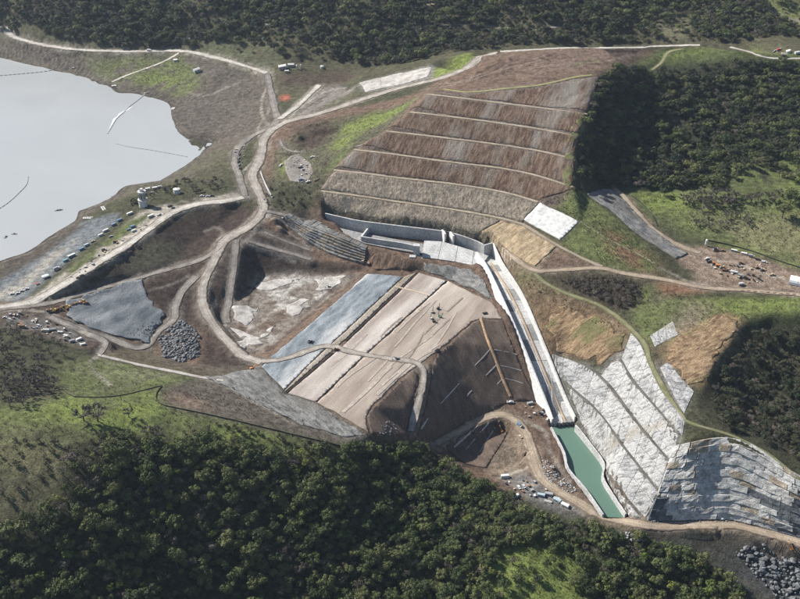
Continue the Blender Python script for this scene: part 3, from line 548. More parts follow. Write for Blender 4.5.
    if bump:
        ad = node(t, 'ShaderNodeMath', operation='ADD'); ln(n1.outputs[0], ad.inputs[0]); ln(n2.outputs[0], ad.inputs[1])
        bp = node(t, 'ShaderNodeBump'); bp.inputs['Strength'].default_value = bump; bp.inputs['Distance'].default_value = bdist; ln(ad.outputs[0], bp.inputs['Height']); ln(bp.outputs[0], b.inputs['Normal'])
    M[name] = m; return m
soil('ground', (.52,.50,.48), (1.36,1.38,1.38), .22, attr=True, bump=1.0, bdist=1.3, fine=.9, grain=.5)
soil('road', (.19,.17,.145), (.31,.285,.25), .12, bump=.4, across=(.11,.088,.07)); soil('roadpale', (.26,.24,.21), (.42,.40,.36), .1, bump=.4, across=(.15,.13,.105)); soil('roadgrey', (.12,.108,.095), (.22,.20,.178), .12, bump=.4, across=(.08,.067,.056))
soil('roadtan', (.19,.15,.108), (.29,.24,.182), .12, bump=.4, across=(.13,.10,.075)); soil('trackgrass', (.12,.125,.055), (.21,.19,.12), .1, bump=.3, across=(.10,.105,.05)); soil('trackpale', (.3,.27,.16), (.4,.36,.24), .1)
soil('bench', (.19,.155,.115), (.30,.255,.195), .08, bump=.3, across=(.16,.135,.10)); soil('benchgrass', (.15,.155,.065), (.23,.21,.11), .05, bump=.2); soil('benchgrey', (.06,.056,.048), (.115,.108,.095), .1, bump=.3)
# bare rock and fill
soil('rockcut', (.066,.041,.028), (.195,.138,.10), .45, bump=1.0, streak=(-22,.22), bdist=1.2, fine=.9, lo=.38, hi=.66, patch=((.20,.18,.155), .05, .5, .66))
soil('rockpale', (.10,.083,.064), (.30,.255,.20), .5, bump=1.0, streak=(-15,.5), bdist=1.1, fine=.9, lo=.36, hi=.66, patch=((.10,.095,.082), .07, .56, .7))
soil('rockgold', (.20,.148,.09), (.38,.30,.195), .35, bump=.9, streak=(-50,.4), bdist=1.0, fine=1.0)
soil('rockgrey', (.085,.085,.08), (.26,.255,.24), .4, bump=1.0, streak=(40,.3), bdist=1.0, fine=.9, patch=((.13,.115,.095), .05, .5, .65))
soil('rockorange', (.10,.062,.036), (.33,.235,.14), .4, bump=1.0, streak=(-60,.3), bdist=1.1, fine=.9, patch=((.12,.115,.05), .06, .52, .66))
soil('padmauve', (.19,.157,.136), (.29,.25,.222), .10, grain=.26, bump=.15, streak=(-29,.16), lo=.36, hi=.68, patch=((.40,.37,.335), .035, .5, .7))
soil('padtan', (.195,.158,.13), (.30,.255,.213), .10, grain=.26, bump=.15, streak=(-29,.16), lo=.36, hi=.68, patch=((.40,.36,.31), .03, .5, .7))
soil('core', (.17,.145,.112), (.27,.24,.20), .2, bump=.3, streak=(-29,.12))
soil('bluegravel', (.10,.117,.132), (.235,.258,.275), .22, bump=.8, streak=(-29,.3), patch=((.38,.38,.37), .045, .5, .66))
soil('blueslope', (.085,.098,.107), (.225,.24,.25), .12, bump=.9, streak=(-30,.3), bdist=1.2, patch=((.26,.265,.265), .04, .55, .7))
soil('sediment', (.20,.185,.165), (.42,.40,.375), .12, bump=.2)
soil('darkfill', (.075,.055,.043), (.125,.094,.074), .25, bump=.7, streak=(30,.25), patch=((.17,.135,.108), .04, .56, .75))
soil('drain', (.33,.26,.19), (.45,.38,.29), .3, bump=.3); soil('drainpale', (.30,.28,.25), (.42,.4,.37), .4, bump=.2); soil('draintan', (.30,.185,.10), (.42,.29,.18), .35, bump=.6)
soil('shotcrete', (.08,.079,.077), (.36,.358,.347), .55, bump=1.0, streak=(70,.22), lo=.30, hi=.52, fine=.9, bdist=.8, patch=((.27,.25,.215), .05, .56, .7))
soil('shotcretegrey', (.08,.08,.08), (.33,.33,.325), .55, bump=1.0, streak=(70,.22), lo=.32, hi=.56, fine=.9, bdist=.8)
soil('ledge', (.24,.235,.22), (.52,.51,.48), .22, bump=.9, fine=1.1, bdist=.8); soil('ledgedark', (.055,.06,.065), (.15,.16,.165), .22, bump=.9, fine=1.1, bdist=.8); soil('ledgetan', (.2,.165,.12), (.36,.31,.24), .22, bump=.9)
soil('boulder', (.065,.068,.07), (.20,.203,.205), .35, bump=.6); soil('bouldergrey', (.2,.2,.2), (.42,.42,.41), .35, bump=.6)
soil('concrete', (.30,.298,.29), (.43,.427,.415), .09, bump=.06, streak=(0,.6), fine=.7); soil('concretelight', (.44,.435,.42), (.58,.575,.55), .09, bump=.05, fine=.7); soil('concretedark', (.15,.15,.148), (.24,.24,.235), .1, bump=.1, fine=.7)
soil('liner', (.44,.44,.42), (.52,.52,.495), .06, bump=.25, fine=.35, bdist=.5)
soil('turf', (.06,.065,.028), (.13,.128,.06), .2, bump=.6); soil('trench', (.022,.017,.014), (.045,.035,.029), .3, bump=.4); soil('trackdust', (.23,.195,.165), (.34,.30,.26), .2, bump=.2, grain=.3); soil('trackdamp', (.155,.128,.105), (.235,.2,.17), .2, bump=.2, grain=.3)
soil('fabricdark', (.04,.042,.034), (.065,.066,.055), .3, bump=0)
def paint_mat(name, c, rough=.45, metal=0.0, dirt=.25):
    m = bpy.data.materials.new(name); m.use_nodes = True; t = m.node_tree; b = t.nodes['Principled BSDF']
    tc = node(t, 'ShaderNodeTexCoord'); n = node(t, 'ShaderNodeTexNoise'); n.inputs['Scale'].default_value = 1.3; n.inputs['Detail'].default_value = 5; t.links.new(tc.outputs['Object'], n.inputs['Vector'])
    mr = node(t, 'ShaderNodeMapRange'); mr.inputs['From Min'].default_value = .45; mr.inputs['From Max'].default_value = .75; mr.inputs['To Max'].default_value = dirt; t.links.new(n.outputs[0], mr.inputs['Value'])
    k = node(t, 'ShaderNodeMix', data_type='RGBA'); k.inputs['A'].default_value = (*c, 1); k.inputs['B'].default_value = (.24,.2,.16,1); t.links.new(mr.outputs[0], k.inputs['Factor']); t.links.new(k.outputs['Result'], b.inputs['Base Color'])
    b.inputs['Roughness'].default_value = rough; b.inputs['Metallic'].default_value = metal; M[name] = m
for n_, c_ in dict(white=(.52,.52,.5), offwhite=(.55,.54,.5), blue=(.10,.17,.26), teal=(.12,.24,.26), yellow=(.55,.34,.05), orange=(.52,.2,.05), red=(.5,.06,.04), black=(.02,.02,.022), silver=(.4,.41,.42), green=(.06,.22,.13), tan=(.4,.32,.22), brown=(.2,.11,.06), greyp=(.25,.26,.27), lightblue=(.3,.36,.4)).items(): paint_mat(n_, c_)
paint_mat('rubber', (.02,.02,.02), .9); paint_mat('steel', (.18,.18,.18), .6, .3); paint_mat('glass', (.03,.04,.05), .12, 0, .05); paint_mat('wood', (.38,.26,.15), .8); paint_mat('cloth', (.75,.75,.73), .8, 0, .1)

# ------------------------------------------------------------------ mesh helpers
def mesh(name, v, f, mt, smooth=False, parent=None):
    me = bpy.data.meshes.new(name); v = np.asarray(v, float)
    if isinstance(f, np.ndarray):
        k = f.shape[1]; me.vertices.add(len(v)); me.vertices.foreach_set('co', v.ravel()); me.loops.add(f.size); me.loops.foreach_set('vertex_index', f.ravel().astype(np.int32))
        me.polygons.add(len(f)); me.polygons.foreach_set('loop_start', np.arange(0, f.size, k, dtype=np.int32)); me.polygons.foreach_set('loop_total', np.full(len(f), k, np.int32)); me.update(calc_edges=True); me.validate()
    else: me.from_pydata([tuple(q) for q in v], [], [tuple(q) for q in f]); me.update()
    if smooth: me.polygons.foreach_set('use_smooth', np.ones(len(me.polygons), bool))
    for m_ in (mt if isinstance(mt, (list, tuple)) else [mt]): me.materials.append(M[m_] if isinstance(m_, str) else m_)
    o = bpy.data.objects.new(name, me); col.objects.link(o)
    if parent: o.parent = parent
    return o
def tag(o, label=None, cat=None, group=None, kind=None):
    if label: o['label'] = label
    if cat: o['category'] = cat
    if group: o['group'] = group
    if kind: o['kind'] = kind
    return o
def struct(o, label, cat=None): return tag(o, label, cat or o.name.split('.')[0].replace('_', ' ').split()[-1], kind='structure')
# ground sheet
idx = np.arange(NX * NY).reshape(NY, NX)
q = np.stack([idx[:-1, :-1], idx[:-1, 1:], idx[1:, 1:], idx[1:, :-1]], -1).reshape(-1, 4)
gr = mesh('ground', np.stack([X, Y, Z], -1).reshape(-1, 3), q, 'ground', True)
ca = gr.data.color_attributes.new('cover', 'FLOAT_COLOR', 'POINT'); ca.data.foreach_set('color', np.concatenate([C.reshape(-1, 3), np.ones((NX * NY, 1))], 1).ravel())
struct(gr, 'graded and hilly ground of the whole dam site and valley', 'ground')
# ribbons
def ribbon(name, p, wdt, mt, off=.12, nc=9, jit=.5, seed=0, camber=.10, parent=None):
    n = len(p); d = np.gradient(p[:, :2], axis=0); d /= np.hypot(*d.T)[:, None] + 1e-9; s = np.stack([-d[:, 1], d[:, 0]], 1)
    tt = np.array([-1, -.86, -.7, -.35, 0, .35, .7, .86, 1]); r = np.random.default_rng(seed)
    wob = lambda: jit * (np.convolve(r.uniform(-1, 1, n + 10), np.ones(11) / 11, 'valid')[:n] * 3.0 + r.uniform(-.5, .5, n) * .7)
    wl = wdt / 2 + wob(); wr = wdt / 2 + wob()
    a = np.where(tt[None] > 0, wr[:, None], wl[:, None]) * tt[None]
    gx = p[:, 0:1] + s[:, 0:1] * a; gy = p[:, 1:2] + s[:, 1:2] * a
    zz = H(gx, gy) + off + camber * (1 - tt[None] ** 2)
    if wdt > 5: zz[:, [1, 7]] += .28 * np.clip(np.convolve(r.uniform(-1, 1.6, n + 4), np.ones(5) / 5, 'valid')[:n], 0, 1)[:, None] * 1.6
    top = np.stack([gx, gy, zz], -1); lo1 = top[:, :1].copy(); lo1[..., 2] -= .9; lo2 = top[:, -1:].copy(); lo2[..., 2] -= .9
    A = np.concatenate([lo1, top, lo2], 1); m_ = nc + 2; ii = np.arange(n * m_).reshape(n, m_)
    f = np.stack([ii[:-1, :-1], ii[:-1, 1:], ii[1:, 1:], ii[1:, :-1]], -1).reshape(-1, 4)[:, ::-1]
    o = mesh(name, A.reshape(-1, 3), f, mt, False, parent); at_ = o.data.attributes.new('across', 'FLOAT', 'POINT'); at_.data.foreach_set('value', np.tile(np.concatenate([[1], np.abs(tt), [1]]), n).astype(np.float32)); return o
LAB = {}
RLAB = [f'{q} bench path from the top across the big rock cut' for q in ('second', 'third', 'fourth', 'fifth', 'sixth', 'lowest')] + ['grassy bench along the top edge of the big rock cut'] + [f'{q} narrow bench on the sprayed concrete slope' for q in ('topmost', 'second', 'third', 'lowest')] + [
 'wide haul road from the ridge down to the pit junction', 'pale shore road along the far side of the lake', 'curving haul road around the left of the pit', 'straight ramp beside the dark bank into the pit', 'tan curving lower road under the bedded cliff', 'pale white road along the old dam crest', 'grey road below the dark dam bank', 'track past the rock heap and gravel slope', 'short track loop at the left storage yard', 'narrow pale track along the grass edge below the rock heap', 'ramp above the pit ending at the stepped wall', 'narrow upper ramp by the stepped wall', 'grey road along the top of the stepped stone wall', 'inner haul road past the parked dark cars', 'road across the neck to the far plant yard', 'short pale spur road near the red soil patch', 'tan road behind the spillway to the vehicle yard', 'grassy track curling above the sprayed slope', 'tan road climbing beside the grey rock slope', 'track under the white liner', 'faint grassy track right of the white liner', 'grassy cliff top path to the right edge', 'track crossing the dam fill and down the ramp', 'pale road on the brown ridge top', 'pale road on the right ridge by the tank', 'green track curving off the ridge', 'straight pale boat ramp on the far shore', 'short drive into the parking pad', 'long grey track through the far wood', 'faint short track in the far wood', 'track on the green hill at the upper right', 'short pale road at the upper left', 'bright pale road at the top edge of the wood']
for k, (nm, px, wd, mt, p, ru) in enumerate(ROADS):
    o = ribbon(nm, p, wd, mt, .52 if px[0] == (262,362) else .12 + .012 * (k % 7), seed=k, jit=.25 if 'bench' in nm else min(1.1, wd * .13))
    LAB[k] = o; struct(o, RLAB[k], 'bench' if 'bench' in nm else ('track' if 'track' in nm else 'road'))
# draped sheets with real outline
def sheet(name, px, mt, off=.25, res=2.2, rough=0.0, rs=3, jit=0.0, seed=0, parent=None, world=False, smooth=True):
    P = np.asarray(px)[:, :2] if world else pxpoly(px)
    Q = []
    for i in range(len(P)):
        a, b = P[i], P[(i + 1) % len(P)]; n = max(1, int(np.hypot(*(b - a)) / res))
        for t in range(n):
            Q.append(a + (b - a) * t / n)
    Q = np.array(Q); r = np.random.default_rng(seed)
    if jit: Q = Q + np.stack([noise(Q[:, 0], Q[:, 1], 6, seed + 1), noise(Q[:, 0], Q[:, 1], 6, seed + 2)], 1) * jit
    gx, gy = np.meshgrid(np.arange(Q[:, 0].min(), Q[:, 0].max(), res), np.arange(Q[:, 1].min(), Q[:, 1].max(), res)); gx = gx.ravel() + r.uniform(-.2, .2, gx.size) * res; gy = gy.ravel() + r.uniform(-.2, .2, gy.size) * res
    m = inpoly(Q, gx, gy); gx, gy = gx[m], gy[m]
    ring = len(Q); vs = [Vector(q) for q in Q] + [Vector((a, b)) for a, b in zip(gx, gy)]
    v, e, f, *_ = geometry.delaunay_2d_cdt(vs, [(i, (i + 1) % ring) for i in range(ring)], [list(range(ring))], 1, 1e-4)
    V = np.array([(a.x, a.y) for a in v]); zz = H(V[:, 0], V[:, 1]) + off
    if rough: zz += rough * (fbm(V[:, 0], V[:, 1], rs, 3, seed) + .3)
    fs = [list(t) for t in f if len(t) >= 3]
    V3 = np.column_stack([V, zz])
    # closed edge going down into the ground
    from collections import Counter
    cnt = Counter(); 
    for t in fs:
        for a, b in zip(t, t[1:] + t[:1]): cnt[(a, b)] += 1
    ex = []; low = {}
    VV = V3.tolist()
    def lowv(a):
        if a not in low: low[a] = len(VV); VV.append([V3[a][0], V3[a][1], V3[a][2] - off - .5])
        return low[a]
    for (a, b) in list(cnt):
        if (b, a) not in cnt: ex.append([b, a, lowv(a), lowv(b)])
    o = mesh(name, VV, fs + ex, mt, False, parent)
    if smooth:
        sm = np.zeros(len(o.data.polygons), bool); sm[:len(fs)] = True; o.data.polygons.foreach_set('use_smooth', sm)
    return o
# ------------------------------------------------------------------ lake
def water(name, c, rough, bumpd, scale, ior=1.33, spec=.5):
    m = bpy.data.materials.new(name); m.use_nodes = True; t = m.node_tree; b = t.nodes['Principled BSDF']
    tc = node(t, 'ShaderNodeTexCoord'); n1 = node(t, 'ShaderNodeTexNoise'); n1.inputs['Scale'].default_value = scale; n1.inputs['Detail'].default_value = 5
    t.links.new(tc.outputs['Object'], n1.inputs['Vector']); bp = node(t, 'ShaderNodeBump'); bp.inputs['Strength'].default_value = .35; bp.inputs['Distance'].default_value = bumpd
    t.links.new(n1.outputs[0], bp.inputs['Height']); t.links.new(bp.outputs[0], b.inputs['Normal'])
    n2 = node(t, 'ShaderNodeTexNoise'); n2.inputs['Scale'].default_value = .006; n2.inputs['Detail'].default_value = 6; n2.inputs['Distortion'].default_value = 1.5; t.links.new(tc.outputs['Object'], n2.inputs['Vector'])
    k = node(t, 'ShaderNodeMix', data_type='RGBA'); k.inputs['A'].default_value = (*[x * .86 for x in c], 1); k.inputs['B'].default_value = (*[x * 1.12 for x in c], 1); t.links.new(n2.outputs[0], k.inputs['Factor']); t.links.new(k.outputs['Result'], b.inputs['Base Color'])
    b.inputs['Roughness'].default_value = rough; b.inputs['IOR'].default_value = ior; b.inputs['Specular IOR Level'].default_value = spec
    M[name] = m
water('lakewater', (.29,.30,.30), .2, .05, .35); water('poolwater', (.085,.145,.11), .18, .03, .5)
sh = np.array([at(u, v, LAKE)[:2] for u, v in SHORE])
ce = np.array([-330, 1060]); out = sh + (sh - ce) / np.hypot(*(sh - ce).T)[:, None] * 7
ring = [(p[0], p[1], LAKE) for p in out] + [(-1500, 700, LAKE), (-1600, 1450, LAKE), (at(-120, 40, LAKE)[0], at(-120, 36, LAKE)[1], LAKE)]
lk = mesh('lake', ring, [list(range(len(ring)))], 'lakewater'); struct(lk, 'calm pale grey reservoir behind the earthworks', 'lake')
pl_ = [at(u, v, -24) for u, v in [(552,427),(576,426),(604,464),(603,477),(628,518),(603,517),(568,470),(564,453)]]
o = mesh('stilling_pool', pl_, [list(range(len(pl_)))], 'poolwater'); struct(o, 'narrow green water pool at the foot of the concrete chute', 'pool')

# ------------------------------------------------------------------ fills, pads and cut faces
def S(name, px, mt, label, cat, **k): return struct(sheet(name, px, mt, **k), label, cat)
S('gravel_strip', [(367,274),(403,277),(378,300),(345,331),(310,363),(284,390),(262,367),(275,354),(310,325),(345,294)], 'bluegravel', 'long strip of blue grey gravel across the dam fill', 'gravel', off=.3, seed=1, jit=.8)
S('core_strip', [(404.5,277),(416,272.5),(337,347),(285.5,391.6),(284.6,391),(311,363.5),(346,331.5),(379,300.5)], 'core', 'narrow tan clay strip between gravel and dark trench', 'clay', off=.38, seed=2, jit=.3)
S('dam_fill', [(419,273),(446.5,281),(364,355.5),(316,402),(288,393.5),(340,349.5)], 'padmauve', 'rolled mauve earth fill pad beside the dark trench', 'earth fill', off=.38, seed=3, jit=.3)
S('dam_fill', [(448,281.5),(493,303),(502,319),(482,317.5),(472,322),(450,341.5),(436,352.5),(415,367),(400,379),(372,406),(365,416),(367.5,433),(317.5,402.5),(366,355.5)], 'padtan', 'wide tan earth fill pad reaching the brown slope edge', 'earth fill', off=.3, seed=4, jit=.9)
DS = S('dam_slope', [(482,318.5),(502.5,321),(514,350),(527,380),(538,401),(512,401),(480,416),(452,429),(423,439),(417,436),(424,412),(430,388),(433,364),(438,354),(451,343),(473,323)], 'darkfill', 'dark brown downstream slope of the dam with white drain lines', 'slope', off=.3, rough=.5, rs=4, seed=5)
S('dam_slope', [(413,370),(418,376),(416,390),(409,414),(404,436),(386,434),(371,434),(367,417),(373,408),(401,381)], 'darkfill', 'small dark brown wedge slope left of the ramp road', 'slope', off=.3, rough=.5, rs=4, seed=6)
S('pit_slope', [(446,446),(468,432),(486,424),(500,420),(507,432),(499,448),(486,468),(466,464)], 'darkfill', 'dark hollow slope with three pale lines below the curved road', 'slope', off=.3, rough=.3, rs=4, seed=7)
for i, (p, l) in enumerate([([(236,310),(243,306),(250,305),(261,311),(252,317),(243,322),(237,319)], 'white dry sediment patch nearest the track in the pit'), ([(233,329),(245,331),(256,335),(270,327),(272,332),(262,343),(250,350),(243,344)], 'long white sediment patch at the lower end of the pit'),
                            ([(282,311),(292,303),(303,299),(309,300),(305,308),(292,316)], 'pale sediment patch in the middle of the pit floor'), ([(262,281),(280,277),(300,277),(296,283),(275,288),(258,291)], 'pale sediment patch at the upper edge of the pit'), ([(312,281),(330,277),(345,276),(338,284),(322,291)], 'pale sediment patch beside the gravel strip top')]):
    S('sediment_patch', p, 'sediment', l, 'sediment', off=.14, jit=6, seed=20 + i)
def bandpoly(a, b, da, db):
    return [(u, v + da) for u, v in a] + [(u, v - db) for u, v in reversed(b)]
TOPE = [(444,90),(470,93),(505,89.5),(540,86),(575,78),(599,76)]
nm_ = ['topmost', 'second', 'third', 'fourth', 'fifth', 'sixth']
bands = [(TOPE, B[1][1]), (B[1][1], B[2][1]), (B[2][1], B[3][1]), (B[3][1], B[4][1]), (B[4][1], B[5][1]), (B[5][1], B[6][1])]
for i, (a, b) in enumerate(bands):
    S('cut_face', bandpoly(a, b, 1.9, 1.7), 'rockpale' if i == 5 else 'rockcut', f'{nm_[i]} rock band from the top of the big benched cut', 'rock face', off=.3, res=1.9, rough=.35, rs=5, jit=.5, seed=30 + i)
S('cut_face', [(322,193),(360,198),(400,204),(450,211),(490,218.5),(500,221.5),(478,237.5),(445,228.5),(400,222.5),(328,210)], 'rockpale', 'lowest pale rock band just above the spillway back wall', 'rock face', off=.3, res=1.9, rough=.4, rs=4, jit=.5, seed=40)
S('cut_face', [(501,221.5),(522,226.5),(556,246.5),(535,266.5),(517,256.5),(500,244),(480,238)], 'rockgold', 'golden tan rock face below the white liner', 'rock face', off=.3, res=1.9, rough=.7, rs=4, jit=.4, seed=41)
tag(sheet('slope_liner', [(540,203),(579,222),(560,240),(524,220)], 'liner', off=.5, res=2.5, seed=42), 'bright white rectangular liner sheet laid on the cut slope', 'liner')
S('rock_slope', [(587,194),(600,190),(611,188.5),(630,207),(648,226),(688,254),(676,259),(650,243),(632,230),(612,212)], 'rockgrey', 'grey streaked rock slope below the tan road', 'rock face', off=.3, rough=.9, rs=4, jit=.6, seed=43)
S('rock_slope', [(694,333),(724,317),(741,321),(733,338),(714,357),(704,382),(684,382),(672,362),(678,345)], 'rockorange', 'orange brown bedded rock on the ridge above the shaded ravine', 'rock face', off=.2, rough=.6, rs=4, jit=5, seed=44)
S('rock_slope', [(560,306),(600,322),(625,338),(622,352),(606,360),(585,358),(560,349),(545,330)], 'rockorange', 'rusty brown rock bank above the grey sprayed slope', 'rock face', off=.2, rough=.5, rs=4, jit=5, seed=45)
S('gravel_slope', [(67,302),(100,293),(128,283),(145,280.5),(144,296),(165,315),(154,331),(147,343),(111,335),(84,326),(67,315)], 'blueslope', 'blue grey crushed rock slope left of the rock heap', 'gravel', off=.5, rough=1.3, rs=12, jit=2.5, seed=46)
S('parking_pad', PARK, 'roadgrey', 'small grey parking pad on the green knoll', 'parking', off=.2, seed=47)
S('gravel_flat', [(360,83),(400,73),(432,67),(428,77),(400,84.5),(366,92)], 'sediment', 'flat pale grey pad between the haul road and the wooded valley', 'pad', off=.2, seed=48, jit=.8)
S('abutment_rock', [(205,377),(240,372),(261,368),(284,393.6),(317,404.5),(366,437),(345,438),(300,424),(255,402),(228,388)], 'rockgrey', 'scraped grey rock abutment beside the dam fill', 'rock face', off=.25, rough=.9, rs=6, jit=1.5, seed=49)

S('grass_patch', [(575,116),(587,117),(579,137),(575,159),(572,184),(563,190),(564,172),(569,145)], 'turf', 'green grass strip along the right end of the rock benches', 'grass', off=.4, jit=4, seed=60)
0 and S('grass_patch', [(540,290),(560,298),(590,306),(612,318),(600,320),(565,308),(545,300)], 'turf', 'grass strip under the grassy track above the chute', 'grass', off=.2, jit=5, seed=61)
for (px, w_, l) in [([(418,272.5),(396,293.5),(370,318),(346,341)], 1.5, 'upper dark trench line across the dam fill'), ([(333,353),(310,373),(286,393)], 1.5, 'lower dark trench line across the dam fill'), ([(447,281.5),(410,313.5),(367,354)], .5, 'thin dark seam between the two fill pads above the crossing'), ([(362,358.5),(340,379),(317,402)], .5, 'thin dark seam between the two fill pads below the crossing')]:
    struct(ribbon('drain_trench', path(px, 2.0, 3), w_, 'trench', .5, seed=3, jit=.2, camber=-.1), l, 'trench')
S('rock_slope', [(424,264),(450,267),(472,269.5),(484,282),(492,300),(470,289),(447,279),(424,271)], 'rockgrey', 'rough grey rock outcrop under the spillway crest slab', 'rock face', off=.5, rough=1.2, rs=4, jit=1.0, seed=63)
S('rock_slope', [(368,262),(374,253),(388,254),(410,263),(418,270),(392,269),(376,270)], 'rockcut', 'dark broken excavation below the approach front wall', 'rock face', off=.5, rough=1.2, rs=4, jit=1.0, seed=64)
# roller and wheel marks on the fill
rq = np.random.default_rng(90); ax_ = np.array([at(287, 393, PADZ), at(419, 273, PADZ)]); ux = (ax_[1] - ax_[0])[:2]; ln_ = np.hypot(*ux); ux /= ln_; px_ = np.array([ux[1], -ux[0]])
PADS = [pxpoly([(419,274),(445,281),(364,354),(316,400),(290,393),(341,350)]), pxpoly([(450,283),(491,304),(500,317),(481,316),(470,321),(449,340),(435,351),(414,366),(398,378),(371,404),(366,416),(366,430),(319,402),(367,356)])]
nmk = 0
for k in range(200):
    s0 = rq.uniform(0, ln_); w0 = rq.uniform(2, 130); l0 = rq.uniform(25, 80); tt = np.linspace(0, l0, 16); bend = rq.uniform(-.06, .06)
    c = ax_[0, :2] + np.outer(s0 + tt, ux) + np.outer(w0 + bend * tt * tt / 20 + .8 * np.sin(tt / 13 + k), px_)
    if not any(inpoly(P0, c[:, 0], c[:, 1]).all() for P0 in PADS): continue
    nmk += 1
    if nmk > 15: break
    p = resample(np.column_stack([c, H(c[:, 0], c[:, 1])]), 2.0)
    struct(ribbon('roller_track', p, rq.uniform(.9, 2.4), ['trackdust', 'trackdust', 'trackdamp'][nmk % 3], .45 + .004 * nmk, seed=nmk, jit=.35, camber=.01), 'faint roller track along the dam fill', 'track')['group'] = 'roller tracks on the dam fill'
# ------------------------------------------------------------------ piece helpers
def wall3(name, top, thick, depth, mt, parent=None, batter=None, base=None, side=1):
    """wall along a line of top points; grows to the right of travel by thick, foot spread by batter"""
    p = np.asarray(top, float); n = len(p); d = np.gradient(p[:, :2], axis=0); d /= np.hypot(*d.T)[:, None]; s = np.stack([d[:, 1], -d[:, 0]], 1) * side
    dp = np.full(n, depth) if np.isscalar(depth) else np.asarray(depth); bt = np.zeros(n) if batter is None else np.asarray(batter, float)
    V = []
    for i in range(n):
        b = p[i, 2] - dp[i] if base is None else base[i]
        V += [(p[i, 0], p[i, 1], b), (p[i, 0], p[i, 1], p[i, 2]), (p[i, 0] + s[i, 0] * thick, p[i, 1] + s[i, 1] * thick, p[i, 2]), (p[i, 0] + s[i, 0] * (thick + bt[i]), p[i, 1] + s[i, 1] * (thick + bt[i]), b)]
    F = []
    for i in range(n - 1):
        for k in range(4): F.append([i * 4 + k, i * 4 + (k + 1) % 4, i * 4 + 4 + (k + 1) % 4, i * 4 + 4 + k])
    F += [[0, 3, 2, 1], [n * 4 - 4, n * 4 - 3, n * 4 - 2, n * 4 - 1]]
    o = mesh(name, V, F, mt, False, parent); fixn(o); return o
def fixn(o):
    bm = bmesh.new(); bm.from_mesh(o.data); bmesh.ops.recalc_face_normals(bm, faces=bm.faces); bm.to_mesh(o.data); bm.free()
def empty(name, loc=(0, 0, 0), rz=0):
    o = bpy.data.objects.new(name, None); o.location = loc; o.rotation_euler = (0, 0, rz); o.empty_display_size = .5; col.objects.link(o); return o
def slab(name, c, thick, mt, parent):
    """thick plate from an outline of world points"""
    c = np.asarray(c, float); n = len(c); V = c.tolist() + (c - [0, 0, thick]).tolist()
    F = [list(range(n)), list(range(2 * n - 1, n - 1, -1))] + [[i, i + n, (i + 1) % n + n, (i + 1) % n] for i in range(n)]
    o = mesh(name, V, F, mt, False, parent); fixn(o); return o

# ------------------------------------------------------------------ spillway
sw = empty('spillway', at(450, 262, 20)); bpy.context.view_layer.update()
tag(sw, 'long concrete spillway curving from the approach walls down the chute to the pool', 'spillway')
SWL = Vector(sw.location)
def P_(o): o.parent = sw; o.matrix_parent_inverse = Matrix.Translation(-SWL); return o
NCH = len(lf)
# floor slabs, one by one with open joints
for i in range(0, NCH - 2, 2):
    j = min(i + 2, NCH - 1); g = .012
    for (a0, a1) in ((0, .5), (.5, 1)):
        e = .006
        c = [lf[i] * (1 - a0 - e) + rf[i] * (a0 + e), lf[i] * (1 - a1 + e) + rf[i] * (a1 - e), lf[j] * (1 - a1 + e) + rf[j] * (a1 - e), lf[j] * (1 - a0 - e) + rf[j] * (a0 + e)]
        dv = (c[3] - c[0]) * g; c[0] = c[0] + dv; c[1] = c[1] + dv; c[2] = c[2] - dv; c[3] = c[3] - dv
        P_(slab('floor_slab', c, .8, 'concrete' if (i // 2 + int(a0 * 2)) % 3 else 'concretedark', None))
base_under = slab('chute_base', np.concatenate([lf, rf[::-1]]) - [0, 0, .5], 1.5, 'concretedark', None); P_(base_under)
hgt = np.interp(np.arange(NCH), [0, NCH * .3, NCH - 1], [7.5, 6.2, 5.0])
lt = lf.copy(); lt[:, 2] += hgt; rt = rf.copy(); rt[:, 2] += hgt + np.interp(np.arange(NCH), [0, 6, NCH], [4.5, .8, 0])
# walls in monoliths
for i in range(0, NCH - 1, 5):
    sl_ = slice(i, min(i + 6, NCH)); k = np.arange(NCH)[sl_]
    if len(k) < 2: continue
    P_(wall3('chute_wall', lt[sl_] + [0, 0, 0], 1.1, hgt[sl_] + np.interp(k, [0, 8, NCH], [8, 7, 4]), 'concretelight', None, batter=np.interp(k, [0, 3, 10, NCH * .6, NCH], [4, 8, 9, 5, 1]), side=1))
    P_(wall3('chute_wall', rt[sl_], 1.1, hgt[sl_] + 6, 'concretelight', None, side=-1))
md = lf * .36 + rf * .64; md2 = lf * .30 + rf * .70
P_(wall3('formwork_strip', md[3:] + [0, 0, .9], .9, 1.0, 'wood', None)); P_(wall3('formwork_strip', (lf * .5 + rf * .5)[6:] + [0, 0, .35], .4, .4, 'concretelight', None))
# approach channel
bw = dense([(325,212.5,37.5),(345,217,37.5),(360,220,37.5),(400,225,37.5),(430,228.5,37.5),(445,230.5,37.5)], 3) - [0, 1.8, 0]
for i in range(0, len(bw) - 1, 3): P_(wall3('back_wall', bw[i:i + 4], 1.2, 12, 'concrete', None, side=-1))
bw2 = dense([(453,232.5,37.5),(465,236,37.5),(478,241,36.5),(487,246,36)], 3); bw2 = bw2 - [0, 1.8, 0]; bw2[-1] = rt[0] * [1, 1, 1]
P_(wall3('back_wall', bw2, 1.2, 12, 'concrete', None, side=-1))
for u, v in ((444.5,231),(452.5,233)):
    c = at(u, v, 38.2); P_(wall3('bridge_pier', [(c[0] - 1.2, c[1] + 3, 38.2), (c[0] + 1.4, c[1] - 5, 38.2)], 1.6, 12, 'concretelight', None))
c0 = at(446, 233, 33); P_(wall3('gate_recess', [at(445, 231, 36), at(453, 233, 36)], 1.0, 10, 'concretedark', None, side=-1))
fw = dense([(362,236,32.5),(380,239,32.5),(400,242,32.5),(415,245,32.5)], 3)
